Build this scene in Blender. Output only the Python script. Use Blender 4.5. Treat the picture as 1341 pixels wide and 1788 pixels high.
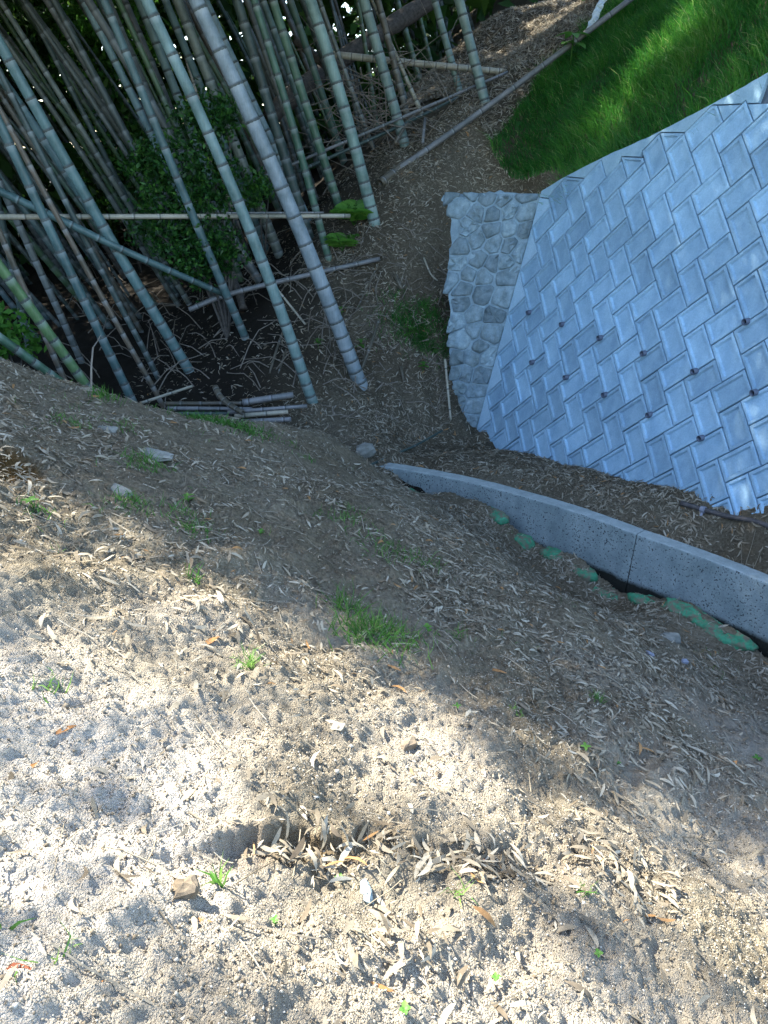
import bpy, math, random
import numpy as np
from mathutils import Vector, Matrix, Quaternion

# ------------------------------------------------------------------ clear
for o in list(bpy.data.objects):
    bpy.data.objects.remove(o)
scene = bpy.context.scene
col = scene.collection
rng = np.random.default_rng(7)
random.seed(7)

# ------------------------------------------------------------------ camera
PITCH = math.radians(27.0)
FPX = 1303.0                      # focal length in pixels of the 1341 x 1788 photograph
CAM = np.array([0.0, 0.0, 1.5])
cam_d = bpy.data.cameras.new('camera')
cam_d.sensor_fit = 'HORIZONTAL'
cam_d.sensor_width = 36.0
cam_d.lens = 36.0 * FPX / 1341.0
cam_d.clip_start = 0.05
cam_d.clip_end = 500
cam = bpy.data.objects.new('camera', cam_d)
cam.location = CAM
cam.rotation_euler = (math.radians(90) - PITCH, 0, 0)
col.objects.link(cam)
scene.camera = cam

# ------------------------------------------------------------------ world, sun, exposure
SUN = np.array([-0.55, 0.33, 0.765]); SUN = SUN / np.linalg.norm(SUN)
world = bpy.data.worlds.new('World')
scene.world = world
world.use_nodes = True
wn = world.node_tree
wn.nodes.clear()
wo = wn.nodes.new('ShaderNodeOutputWorld')
wb = wn.nodes.new('ShaderNodeBackground')
sky = wn.nodes.new('ShaderNodeTexSky')
sky.sky_type = 'NISHITA'
sky.sun_disc = False
sky.sun_elevation = math.asin(SUN[2])
sky.sun_rotation = math.atan2(SUN[0], SUN[1])
sky.altitude = 100
sky.air_density = 1.0
sky.dust_density = 1.0
wb.inputs['Strength'].default_value = 0.15
wn.links.new(sky.outputs[0], wb.inputs[0])
wn.links.new(wb.outputs[0], wo.inputs[0])
sun_d = bpy.data.lights.new('sun', 'SUN')
sun_d.energy = 5.0
sun_d.angle = math.radians(0.53)
sun_d.color = (1.0, 0.935, 0.83)
sun = bpy.data.objects.new('sun', sun_d)
sun.rotation_euler = Vector(SUN).to_track_quat('Z', 'Y').to_euler()
sun.location = (-10, 6, 14)
col.objects.link(sun)
scene.view_settings.view_transform = 'Standard'
scene.view_settings.look = 'None'
scene.view_settings.gamma = 1.0
scene.view_settings.use_curve_mapping = False
scene.view_settings.exposure = 2.5

# ------------------------------------------------------------------ pixel to ray helpers
cf = np.array([0, math.cos(PITCH), -math.sin(PITCH)])
cu = np.array([0, math.sin(PITCH), math.cos(PITCH)])
cr = np.array([1.0, 0, 0])

def ray(px, py):
    return cf + (px - 670.5) / FPX * cr + (894.0 - py) / FPX * cu

def at(px, py, Z):                # point at depth Z along a pixel's ray
    return CAM + ray(px, py) * Z

def onz(px, py, z):               # point where a pixel's ray meets height z
    d = ray(px, py)
    return CAM + d * ((z - CAM[2]) / d[2])

def project(w):
    d = np.asarray(w, float) - CAM
    Z = d @ cf
    Zs = np.where(np.abs(Z) < 1e-4, 1e-4, Z)
    return 670.5 + FPX * (d @ cr) / Zs, 894.0 - FPX * (d @ cu) / Zs, Z

# ------------------------------------------------------------------ noise
_tab = rng.random((256, 256))

def vnoise(x, y, seed=0):
    x = np.asarray(x, float) + seed * 17.31
    y = np.asarray(y, float) + seed * 31.77
    xi = np.floor(x).astype(int); yi = np.floor(y).astype(int)
    fx = x - xi; fy = y - yi
    fx = fx * fx * (3 - 2 * fx); fy = fy * fy * (3 - 2 * fy)
    a = _tab[xi & 255, yi & 255]; b = _tab[(xi + 1) & 255, yi & 255]
    c = _tab[xi & 255, (yi + 1) & 255]; d = _tab[(xi + 1) & 255, (yi + 1) & 255]
    return (a + (b - a) * fx) * (1 - fy) + (c + (d - c) * fx) * fy - 0.5

def sstep(a, b, x):
    t = np.clip((np.asarray(x, float) - a) / (b - a), 0, 1)
    return t * t * (3 - 2 * t)

# ------------------------------------------------------------------ materials
def newmat(name):
    m = bpy.data.materials.new(name)
    m.use_nodes = True
    nt = m.node_tree
    b = nt.nodes['Principled BSDF']
    return m, nt, b

def N(nt, t, **kw):
    n = nt.nodes.new(t)
    for k, v in kw.items():
        setattr(n, k, v)
    return n

def ramp(nt, stops, fac=None, interp='LINEAR'):
    r = N(nt, 'ShaderNodeValToRGB')
    r.color_ramp.interpolation = interp
    e = r.color_ramp.elements
    while len(e) < len(stops):
        e.new(0.5)
    for el, (p, c) in zip(e, stops):
        el.position = p
        el.color = (c[0], c[1], c[2], 1)
    if fac is not None:
        nt.links.new(fac, r.inputs[0])
    return r

def noise(nt, scale, detail=4, rough=0.6, coord=None, dist=0.0):
    n = N(nt, 'ShaderNodeTexNoise')
    n.inputs['Scale'].default_value = scale
    n.inputs['Detail'].default_value = detail
    n.inputs['Roughness'].default_value = rough
    n.inputs['Distortion'].default_value = dist
    if coord is not None:
        nt.links.new(coord, n.inputs['Vector'])
    return n

def mixc(nt, fac, a, b, mode='MIX'):
    m = N(nt, 'ShaderNodeMix', data_type='RGBA', blend_type=mode)
    for sock, v in ((m.inputs[0], fac), (m.inputs[6], a), (m.inputs[7], b)):
        if hasattr(v, 'links'):
            nt.links.new(v, sock)
        elif isinstance(v, (int, float)):
            sock.default_value = v
        else:
            sock.default_value = (v[0], v[1], v[2], 1)
    return m.outputs[2]

def bump(nt, bsdf, height, strength=0.5, dist=0.01):
    b = N(nt, 'ShaderNodeBump')
    b.inputs['Strength'].default_value = strength
    b.inputs['Distance'].default_value = dist
    nt.links.new(height, b.inputs['Height'])
    nt.links.new(b.outputs[0], bsdf.inputs['Normal'])

def wcoord(nt):
    return N(nt, 'ShaderNodeNewGeometry').outputs['Position']

def attr(nt, name):
    return N(nt, 'ShaderNodeAttribute', attribute_name=name)

# soil: decomposed granite, browner where dug, with grove and ditch shade painted dark
m_soil, nt, b = newmat('soil')
wc = wcoord(nt)
n1 = noise(nt, 1.3, 5, 0.6, wc); n2 = noise(nt, 45, 4, 0.7, wc); n3 = noise(nt, 190, 2, 0.6, wc)
c1 = ramp(nt, [(0.3, (0.118, 0.100, 0.069)), (0.55, (0.225, 0.199, 0.146)), (0.8, (0.345, 0.314, 0.245))], n2.outputs[0])
c2 = ramp(nt, [(0.35, (0.70, 0.66, 0.60)), (0.65, (1.05, 1.04, 1.0))], n1.outputs[0])
cc = mixc(nt, 1.0, c1.outputs[0], c2.outputs[0], 'MULTIPLY')
ad = attr(nt, 'dug')
cc = mixc(nt, ad.outputs['Fac'], cc, (0.10, 0.056, 0.014))
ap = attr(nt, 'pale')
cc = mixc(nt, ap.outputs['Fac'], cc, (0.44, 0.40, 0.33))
adk = attr(nt, 'humus_shade')
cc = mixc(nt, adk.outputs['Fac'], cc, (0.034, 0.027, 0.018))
adb = attr(nt, 'deep_shade')
cc = mixc(nt, adb.outputs['Fac'], cc, (0.013, 0.011, 0.008))  # near-black mix that paints deep shade into the soil colour
nt.links.new(cc, b.inputs['Base Color'])
b.inputs['Roughness'].default_value = 0.95
b.inputs['Specular IOR Level'].default_value = 0.15
bump(nt, b, n3.outputs[0], 1.0, 0.02)

# soil crumbs
m_crumb, nt, b = newmat('soil_crumb')
a = attr(nt, 'rnd')
r = ramp(nt, [(0.0, (0.12, 0.095, 0.06)), (0.5, (0.25, 0.215, 0.155)), (0.85, (0.37, 0.33, 0.255)), (1.0, (0.48, 0.45, 0.38))], a.outputs['Fac'])
nt.links.new(r.outputs[0], b.inputs['Base Color'])
b.inputs['Roughness'].default_value = 0.95

def leafmat(name, stops, transl=0.35, rough=0.6, attrname='rnd', spec=0.3):
    m, nt, b = newmat(name)
    a = attr(nt, attrname)
    r = ramp(nt, stops, a.outputs['Fac'])
    wc = wcoord(nt)
    n = noise(nt, 60, 3, 0.6, wc)
    v = ramp(nt, [(0.3, (0.72, 0.72, 0.72)), (0.7, (1.1, 1.1, 1.1))], n.outputs[0])
    c = mixc(nt, 1.0, r.outputs[0], v.outputs[0], 'MULTIPLY')
    nt.links.new(c, b.inputs['Base Color'])
    b.inputs['Roughness'].default_value = rough
    b.inputs['Specular IOR Level'].default_value = spec
    if transl > 0:
        t = N(nt, 'ShaderNodeBsdfTranslucent')
        nt.links.new(c, t.inputs['Color'])
        mx = N(nt, 'ShaderNodeMixShader')
        mx.inputs[0].default_value = transl
        out = nt.nodes['Material Output']
        nt.links.new(b.outputs[0], mx.inputs[1])
        nt.links.new(t.outputs[0], mx.inputs[2])
        nt.links.new(mx.outputs[0], out.inputs[0])
    return m

m_litter = leafmat('dry_bamboo_leaf', [(0.0, (0.10, 0.076, 0.048)), (0.25, (0.20, 0.163, 0.110)), (0.6, (0.335, 0.295, 0.215)), (0.9, (0.45, 0.415, 0.325)), (1.0, (0.36, 0.20, 0.08))], 0.25, 0.65)
m_orange = leafmat('dry_orange_leaf', [(0.0, (0.30, 0.12, 0.03)), (1.0, (0.50, 0.26, 0.10))], 0.4, 0.6)
m_redleaf = leafmat('dry_red_leaf', [(0.0, (0.17, 0.045, 0.02)), (1.0, (0.32, 0.10, 0.045))], 0.35, 0.6)
m_grass = leafmat('grass_blade', [(0.0, (0.014, 0.095, 0.016)), (0.45, (0.042, 0.20, 0.026)), (0.85, (0.115, 0.30, 0.042)), (1.0, (0.27, 0.36, 0.13))], 0.35, 0.5)
m_weed = leafmat('weed_leaf', [(0.0, (0.04, 0.14, 0.02)), (0.6, (0.09, 0.24, 0.04)), (1.0, (0.20, 0.34, 0.08))], 0.4, 0.5)
m_shrub = leafmat('shrub_leaf', [(0.0, (0.010, 0.04, 0.010)), (0.6, (0.026, 0.105, 0.018)), (1.0, (0.075, 0.20, 0.03))], 0.3, 0.4)
m_fern = leafmat('fern_leaf', [(0.0, (0.04, 0.15, 0.02)), (1.0, (0.13, 0.33, 0.045))], 0.4, 0.5)
m_canopy = leafmat('bamboo_leaf', [(0.0, (0.018, 0.06, 0.012)), (0.6, (0.04, 0.115, 0.02)), (1.0, (0.10, 0.20, 0.035))], 0.35, 0.5)

# bamboo culm
m_bam, nt, b = newmat('bamboo_culm')
oi = N(nt, 'ShaderNodeObjectInfo')
wc = wcoord(nt)
tc = N(nt, 'ShaderNodeTexCoord')
n1 = noise(nt, 3.5, 5, 0.65, wc)
mp = N(nt, 'ShaderNodeMapping'); mp.inputs['Scale'].default_value = (70, 70, 5)
nt.links.new(wc, mp.inputs[0])
n2 = noise(nt, 1.0, 4, 0.7, mp.outputs[0])
v1 = ramp(nt, [(0.3, (0.48, 0.54, 0.52)), (0.55, (1.0, 1.0, 1.0)), (0.75, (1.30, 1.25, 1.20))], n1.outputs[0])
v2 = ramp(nt, [(0.3, (0.78, 0.78, 0.78)), (0.75, (1.12, 1.12, 1.12))], n2.outputs[0])
c = mixc(nt, 1.0, oi.outputs['Color'], v1.outputs[0], 'MULTIPLY')
c = mixc(nt, 1.0, c, v2.outputs[0], 'MULTIPLY')
# pale bloom just below each node, dark line at the node
an = attr(nt, 'bloom')
fm = N(nt, 'ShaderNodeMath', operation='MULTIPLY'); fm.inputs[1].default_value = 0.38
nt.links.new(an.outputs['Fac'], fm.inputs[0])
c = mixc(nt, fm.outputs[0], c, (0.46, 0.50, 0.50))
an2 = attr(nt, 'dark')
fm2 = N(nt, 'ShaderNodeMath', operation='MULTIPLY'); fm2.inputs[1].default_value = 0.85
nt.links.new(an2.outputs['Fac'], fm2.inputs[0])
c = mixc(nt, fm2.outputs[0], c, (0.035, 0.04, 0.035))
nt.links.new(c, b.inputs['Base Color'])
b.inputs['Roughness'].default_value = 0.42
b.inputs['Specular IOR Level'].default_value = 0.4
bump(nt, b, n2.outputs[0], 0.15, 0.004)

m_ring, nt, b = newmat('bamboo_node')
wc = wcoord(nt)
n1 = noise(nt, 14, 3, 0.6, wc)
r = ramp(nt, [(0.3, (0.035, 0.042, 0.036)), (0.75, (0.11, 0.13, 0.12))], n1.outputs[0])
nt.links.new(r.outputs[0], b.inputs['Base Color'])
b.inputs['Roughness'].default_value = 0.7

def woodmat(name, c0, c1, rough=0.85, sc=22):
    m, nt, b = newmat(name)
    wc = wcoord(nt)
    n1 = noise(nt, sc, 5, 0.7, wc)
    r = ramp(nt, [(0.3, c0), (0.7, c1)], n1.outputs[0])
    nt.links.new(r.outputs[0], b.inputs['Base Color'])
    b.inputs['Roughness'].default_value = rough
    bump(nt, b, n1.outputs[0], 0.4, 0.01)
    return m

m_bark = woodmat('dead_bark', (0.03, 0.026, 0.022), (0.11, 0.098, 0.082))
m_twig = woodmat('dead_twig', (0.10, 0.082, 0.062), (0.25, 0.22, 0.175))
m_cut = woodmat('cut_end', (0.24, 0.19, 0.12), (0.40, 0.34, 0.24))
m_hollow = woodmat('hollow_inside', (0.008, 0.007, 0.006), (0.02, 0.018, 0.015))

# concrete of the retaining wall: new, bluish grey, each block its own tone
def concrete(name, c0, c1, stain=(0.5, 0.5, 0.5), pits=False, obj_rand=0.0, sc=9):
    m, nt, b = newmat(name)
    wc = wcoord(nt)
    mp_ = N(nt, 'ShaderNodeMapping'); mp_.inputs['Scale'].default_value = (1, 1, 0.28); nt.links.new(wc, mp_.inputs[0])
    n1 = noise(nt, sc, 6, 0.65, wc); n2 = noise(nt, 75, 4, 0.7, wc); n3 = noise(nt, 6.0, 5, 0.65, mp_.outputs[0])
    r = ramp(nt, [(0.28, c0), (0.72, c1)], n1.outputs[0])
    v = ramp(nt, [(0.3, (0.84, 0.84, 0.84)), (0.7, (1.07, 1.07, 1.07))], n2.outputs[0])
    c = mixc(nt, 1.0, r.outputs[0], v.outputs[0], 'MULTIPLY')
    s = ramp(nt, [(0.42, (0, 0, 0)), (0.72, (1, 1, 1))], n3.outputs[0])
    c = mixc(nt, s.outputs[0], c, mixc(nt, 1.0, c, stain, 'MULTIPLY'))
    if obj_rand > 0:
        oi = N(nt, 'ShaderNodeObjectInfo')
        rr = ramp(nt, [(0.0, (1 - obj_rand,) * 3), (1.0, (1 + obj_rand * 0.45,) * 3)], oi.outputs['Random'])
        c = mixc(nt, 1.0, c, rr.outputs[0], 'MULTIPLY')
    if pits:
        vo = N(nt, 'ShaderNodeTexNoise'); vo.inputs['Scale'].default_value = 62; vo.inputs['Detail'].default_value = 2
        nt.links.new(wc, vo.inputs['Vector'])
        pm = N(nt, 'ShaderNodeMath', operation='MULTIPLY_ADD'); nt.links.new(n3.outputs[0], pm.inputs[0]); pm.inputs[1].default_value = 0.30; nt.links.new(vo.outputs[0], pm.inputs[2])
        pr = ramp(nt, [(0.0, (1, 1, 1)), (0.49, (1, 1, 1)), (0.55, (0, 0, 0)), (1, (0, 0, 0))], pm.outputs[0])
        c = mixc(nt, pr.outputs[0], c, (0.05, 0.058, 0.065))
        bump(nt, b, vo.outputs[0], 0.5, 0.01)
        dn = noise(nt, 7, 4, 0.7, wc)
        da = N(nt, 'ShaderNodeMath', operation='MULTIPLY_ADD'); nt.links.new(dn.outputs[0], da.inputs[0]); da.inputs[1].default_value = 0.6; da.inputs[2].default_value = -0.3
        dd_ = N(nt, 'ShaderNodeMath', operation='ADD', use_clamp=True); nt.links.new(attr(nt, 'deep_shade').outputs['Fac'], dd_.inputs[0]); nt.links.new(da.outputs[0], dd_.inputs[1])
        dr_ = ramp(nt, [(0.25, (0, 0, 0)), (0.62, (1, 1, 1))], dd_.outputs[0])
        c = mixc(nt, dr_.outputs[0], c, (0.016, 0.018, 0.014))  # ditch shade painted over the lower face
    else:
        bump(nt, b, n2.outputs[0], 0.35, 0.006)
    nt.links.new(c, b.inputs['Base Color'])
    b.inputs['Roughness'].default_value = 0.9
    b.inputs['Specular IOR Level'].default_value = 0.25
    return m

m_block = concrete('block_concrete', (0.255, 0.415, 0.54), (0.345, 0.525, 0.655), (0.76, 0.80, 0.85), obj_rand=0.22)
m_coping = concrete('coping_concrete', (0.265, 0.415, 0.505), (0.37, 0.535, 0.62), (0.76, 0.80, 0.84), sc=5)
m_closer = concrete('closer_concrete', (0.33, 0.505, 0.625), (0.41, 0.585, 0.705), (0.9, 0.92, 0.94), obj_rand=0.08, sc=4)
m_mortar = concrete('joint_mortar', (0.06, 0.085, 0.11), (0.11, 0.15, 0.19))  # dark mortar seen in the joints between blocks
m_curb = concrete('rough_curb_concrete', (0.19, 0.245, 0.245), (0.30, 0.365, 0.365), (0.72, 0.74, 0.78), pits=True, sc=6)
m_curbtop = concrete('curb_top_concrete', (0.24, 0.29, 0.285), (0.35, 0.40, 0.39), (0.75, 0.77, 0.77), sc=14)
m_stone = concrete('rubble_stone', (0.15, 0.225, 0.262), (0.33, 0.43, 0.47), (0.62, 0.60, 0.54), obj_rand=0.36, sc=14)
m_stmortar = concrete('rubble_mortar', (0.20, 0.29, 0.335), (0.33, 0.435, 0.475), (0.6, 0.62, 0.66), sc=12)
m_rock = concrete('field_stone', (0.15, 0.155, 0.135), (0.27, 0.275, 0.245), (0.7, 0.7, 0.66), sc=16)
m_brownrock = concrete('field_stone_brown', (0.11, 0.088, 0.06), (0.22, 0.185, 0.135), (0.7, 0.66, 0.6), sc=18)
m_pipe, nt, b = newmat('weep_pipe_plastic')
b.inputs['Base Color'].default_value = (0.06, 0.085, 0.13, 1); b.inputs['Roughness'].default_value = 0.5
m_pipein, nt, b = newmat('weep_pipe_bore')
b.inputs['Base Color'].default_value = (0.012, 0.014, 0.02, 1); b.inputs['Roughness'].default_value = 0.9
m_hose = woodmat('black_pipe_plastic', (0.035, 0.033, 0.034), (0.085, 0.078, 0.076), 0.6)
m_bag, nt, b = newmat('green_bag_cloth')
wc = wcoord(nt)
n1 = noise(nt, 18, 5, 0.7, wc); wv = noise(nt, 300, 2, 0.5, wc)
r = ramp(nt, [(0.3, (0.02, 0.13, 0.06)), (0.7, (0.05, 0.27, 0.145))], n1.outputs[0])
s = ramp(nt, [(0.47, (0, 0, 0)), (0.58, (1, 1, 1))], noise(nt, 11, 5, 0.75, wc).outputs[0])
c = mixc(nt, s.outputs[0], r.outputs[0], (0.13, 0.11, 0.075))
nt.links.new(c, b.inputs['Base Color']); b.inputs['Roughness'].default_value = 0.85
bump(nt, b, wv.outputs[0], 0.5, 0.004)
m_tape, nt, b = newmat('white_netting')
b.inputs['Base Color'].default_value = (0.5, 0.56, 0.56, 1); b.inputs['Roughness'].default_value = 0.7
m_blue, nt, b = newmat('pale_blue_plastic')
b.inputs['Base Color'].default_value = (0.19, 0.21, 0.26, 1); b.inputs['Roughness'].default_value = 0.5

# ------------------------------------------------------------------ mesh helpers
def mk_mesh(name, v, f, mat=None, smooth=False, attrs=None):
    """v: (n,3) array; f: list of faces or (m,k) int array; attrs: dict name -> per-vertex floats"""
    me = bpy.data.meshes.new(name)
    v = np.asarray(v, np.float32)
    if isinstance(f, np.ndarray):
        k = f.shape[1]; m = f.shape[0]
        me.vertices.add(len(v)); me.vertices.foreach_set('co', v.ravel())
        me.loops.add(m * k); me.loops.foreach_set('vertex_index', f.astype(np.int32).ravel())
        me.polygons.add(m)
        me.polygons.foreach_set('loop_start', np.arange(0, m * k, k, dtype=np.int32))
        me.polygons.foreach_set('loop_total', np.full(m, k, np.int32))
        me.update(calc_edges=True)
    else:
        me.from_pydata([tuple(map(float, q)) for q in v], [], f)
        me.update()
    if smooth:
        me.polygons.foreach_set('use_smooth', np.ones(len(me.polygons), dtype=bool))
    if attrs:
        for k_, a in attrs.items():
            at_ = me.attributes.new(k_, 'FLOAT', 'POINT')
            at_.data.foreach_set('value', np.asarray(a, np.float32))
    if mat:
        me.materials.append(mat)
    return me

def link(name, me, loc=(0, 0, 0), parent=None):
    o = bpy.data.objects.new(name, me)
    o.location = tuple(map(float, loc))
    if parent is not None:
        o.parent = parent
    col.objects.link(o)
    return o

def tag(o, label=None, cat=None, group=None, kind=None):
    if label: o['label'] = label
    if cat: o['category'] = cat
    if group: o['group'] = group
    if kind: o['kind'] = kind
    return o

def thing(name, loc, label, cat, group=None):
    return tag(link(name, None, loc), label, cat, group)

def solo(name, v, f, mat, label, cat, group=None, smooth=False, attrs=None, base=None):
    v = np.asarray(v, float)
    if base is None:
        base = np.array([v[:, 0].mean(), v[:, 1].mean(), v[:, 2].min()])
    return tag(link(name, mk_mesh(name, v - base, f, mat, smooth, attrs), base), label, cat, group)

def child(name, v, f, mat, parent, smooth=False, attrs=None, off=(0, 0, 0)):
    v = np.asarray(v, float) - np.asarray(off, float)
    return link(name, mk_mesh(name, v, f, mat, smooth, attrs), (0, 0, 0), parent)

def frames(pts):
    pts = np.asarray(pts, float)
    t = np.gradient(pts, axis=0)
    t /= np.linalg.norm(t, axis=1)[:, None] + 1e-9
    ref = np.array([0, 0, 1.0]) if abs(t[0][2]) < 0.9 else np.array([1.0, 0, 0])
    a = np.cross(t, ref); a /= np.linalg.norm(a, axis=1)[:, None] + 1e-9
    b_ = np.cross(t, a)
    return t, a, b_

def tube(pts, rad, sides=8, cap=True):
    pts = np.asarray(pts, float); n = len(pts)
    rad = np.broadcast_to(np.asarray(rad, float), (n,))
    t, a, b_ = frames(pts)
    ang = np.linspace(0, 2 * math.pi, sides, endpoint=False)
    v = (pts[:, None, :] + rad[:, None, None] * (np.cos(ang)[None, :, None] * a[:, None, :] + np.sin(ang)[None, :, None] * b_[:, None, :])).reshape(-1, 3)
    i = np.arange(n - 1)[:, None] * sides; j = np.arange(sides)[None, :]; j2 = (j + 1) % sides
    f = np.stack([i + j, i + j2, i + sides + j2, i + sides + j], -1).reshape(-1, 4)
    F_ = [tuple(q) for q in f.tolist()]
    if cap:
        F_.append(tuple(range(sides))[::-1]); F_.append(tuple(range((n - 1) * sides, n * sides)))
    return v, F_

class Acc:                         # joins many small pieces into one big mesh
    def __init__(s): s.v = []; s.f = []; s.r = []; s.n = 0
    def add(s, v, f, r=0.5):
        s.v.append(np.asarray(v, float)); s.f += [tuple(i + s.n for i in q) for q in f]
        s.r.append(np.full(len(v), r)); s.n += len(v)
    def mesh(s, name, mat, smooth=False, off=(0, 0, 0)):
        return mk_mesh(name, np.vstack(s.v) - np.asarray(off, float), s.f, mat, smooth, {'rnd': np.concatenate(s.r)})

# ------------------------------------------------------------------ retaining wall frame (measured)
h_ax = np.array([0.40, -0.92, 0.0]); h_ax /= np.linalg.norm(h_ax)
nb = np.array([-0.92, -0.40, 0.0]); nb /= np.linalg.norm(nb)
BAT = 0.24
s_ax = np.array([-BAT * nb[0], -BAT * nb[1], 1.0]); s_ax /= np.linalg.norm(s_ax)
n_ax = np.cross(h_ax, s_ax)
W_O = at(886, 548.2, 8.9)
def wall(h, s, d=0.0):
    return W_O + h_ax * h + s_ax * s + n_ax * d
def wall_top(h):
    return np.interp(h, [-0.1, 0.35, 0.92, 1.46, 2.09, 2.61, 4.2], [1.34, 1.55, 1.77, 1.95, 2.20, 2.43, 3.10])
HMAX = 4.9

# ------------------------------------------------------------------ terrain
curb_px = [(639, 812, -1.72), (680, 816, -1.70), (724, 823, -1.68), (821, 842, -1.63), (954, 878, -1.57), (1040, 906, -1.54), (1112, 933, -1.52),
           (1230, 975, -1.50), (1341, 1019, -1.48), (1480, 1078, -1.46), (1680, 1165, -1.44)]
curb_path = np.array([onz(*q) for q in curb_px])

def tps_fit(P, lam=1e-4):
    P = np.asarray(P, float); n = len(P)
    d = np.linalg.norm(P[:, None, :2] - P[None, :, :2], axis=2)
    K = np.where(d > 0, d * d * np.log(d + 1e-12), 0) + lam * np.eye(n)
    A = np.zeros((n + 3, n + 3)); A[:n, :n] = K
    A[:n, n] = 1; A[:n, n + 1:] = P[:, :2]; A[n, :n] = 1; A[n + 1:, :n] = P[:, :2].T
    w = np.linalg.solve(A, np.concatenate([P[:, 2], np.zeros(3)]))
    def ev(x, y):
        x = np.asarray(x, float); y = np.asarray(y, float); sh = x.shape
        x = x.ravel(); y = y.ravel(); out = np.empty(len(x))
        for k in range(0, len(x), 20000):
            xs = x[k:k + 20000]; ys = y[k:k + 20000]
            d2 = (xs[:, None] - P[None, :, 0]) ** 2 + (ys[:, None] - P[None, :, 1]) ** 2
            out[k:k + 20000] = (0.5 * d2 * np.log(d2 + 1e-12)) @ w[:n] + w[n] + w[n + 1] * xs + w[n + 2] * ys
        return out.reshape(sh)
    return ev

low = []
for x in (-3.2, -2.4, -1.6, -0.8, 0, 0.8, 1.6):
    for y in (-2.5, -1, 0.5, 1.5, 2.5, 3.5, 4.3):
        if x == 1.6 and y > 4: continue
        low.append((x, y, -0.417 * x - 0.184 * y))
low += [(-0.8, 5.2, -0.62), (0, 5.2, -1.0), (0.6, 5.0, -1.22), (-0.3, 6.0, -1.08), (0.4, 6.0, -1.42), (-1.54, 5.15, -0.30), (-2.45, 4.75, 0.13), (-0.96, 5.85, -0.68),
        (-3.6, 4.3, 0.65), (-0.55, 6.5, -1.0)]
low += [(2.03, 5.45, -1.98), (2.72, 4.56, -1.95), (0.2, 7.05, -1.84), (1.4, 6.1, -1.94), (-0.3, 7.3, -1.72), (3.4, 3.9, -1.9), (4.2, 3.0, -1.9), (2.4, 3.0, -1.62), (3.2, 1.5, -1.65), (3.5, -1, -1.35), (2.2, 4.2, -1.74)]
# hollow behind the ridge
low += [(-1.25, 6.65, -1.32), (-2.1, 6.25, -1.05), (-3.1, 5.9, -0.7), (-4.5, 5.5, 0.2), (-1.0, 7.7, -1.52), (-2, 8.0, -1.45), (-3.2, 7.8, -1.3), (-4.6, 8, -1.2), (-6.5, 9, -1.2), (-6, 3, 1.4), (-7, -1, 1.8)]
# hill foot and bank left of the stone wall
for q in [(640, 790, 8.15), (700, 770, 8.6), (740, 765, 8.8), (700, 700, 9.0), (770, 690, 9.3), (720, 600, 9.35), (770, 560, 9.55), (740, 500, 9.65), (765, 420, 9.85), (762, 320, 10.05),
          (620, 650, 9.0), (545, 700, 8.7), (650, 395, 9.9), (570, 445, 9.8), (590, 560, 9.35), (500, 560, 9.4), (433, 600, 9.4), (332, 648, 9.4), (420, 690, 8.9), (490, 735, 8.45), (450, 660, 9.0),
          (594, 366, 10.3), (706, 248, 10.7), (645, 300, 10.4), (760, 240, 10.5), (848, 182, 10.8), (803, 160, 11.4), (880, 90, 13.4), (960, 20, 15)]:
    low.append(tuple(at(*q)))
low += [(-3, 13, -0.6), (-4.5, 11, -1.1), (-6, 14, -1.2), (-9, 20, -1.6), (-2.2, 17, 0.0), (0.5, 19, 1.9), (4, 22, 4.5), (-15, 32, -2.5), (0, 38, 2.0), (-32, 12, -2.5), (-14, 6, -0.8), (-32, 52, -3), (22, 42, 7), (25, 20, 4), (-20, -4, 1.5), (-1.5, 11.2, -0.1), (-3, 10.4, -1.0)]
# bench between curb and wall, then under the wall
for k in (1, 2, 3, 4, 5, 6, 7, 8, 9, 10):
    p = curb_path[k]
    low.append((p[0] + 0.16, p[1] + 0.17, p[2] - 0.04 + 0.01 * k * (k < 4)))
low += [(1.17, 8.86, -1.81), (1.53, 8.06, -1.78), (1.97, 7.15, -1.61), (2.33, 6.42, -1.46), (2.63, 5.82, -1.31), (2.97, 5.16, -1.10), (3.4, 4.3, -0.95), (4.0, 3.0, -0.9),
        (2.6, 9.2, -1.9), (4, 7, -1.6), (6, 5, -1.5), (6, 10, -1.6), (9, 4, -1.4)]
zlow_raw = tps_fit(low)

def curb_dist(x, y):               # signed distance in front of the curb's front face (positive: towards the photographer)
    best = np.full(np.shape(x), 1e9); sg = np.zeros(np.shape(x))
    for a, b_ in zip(curb_path[:-1], curb_path[1:]):
        d = (b_ - a)[:2]; L2 = d @ d
        t = np.clip(((x - a[0]) * d[0] + (y - a[1]) * d[1]) / L2, 0, 1)
        qx = a[0] + d[0] * t; qy = a[1] + d[1] * t
        dd = np.hypot(x - qx, y - qy)
        side = d[0] * (y - a[1]) - d[1] * (x - a[0])
        m = dd < best
        best = np.where(m, dd, best); sg = np.where(m, np.where(side < 0, 1.0, -1.0), sg)
    return best * sg

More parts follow.
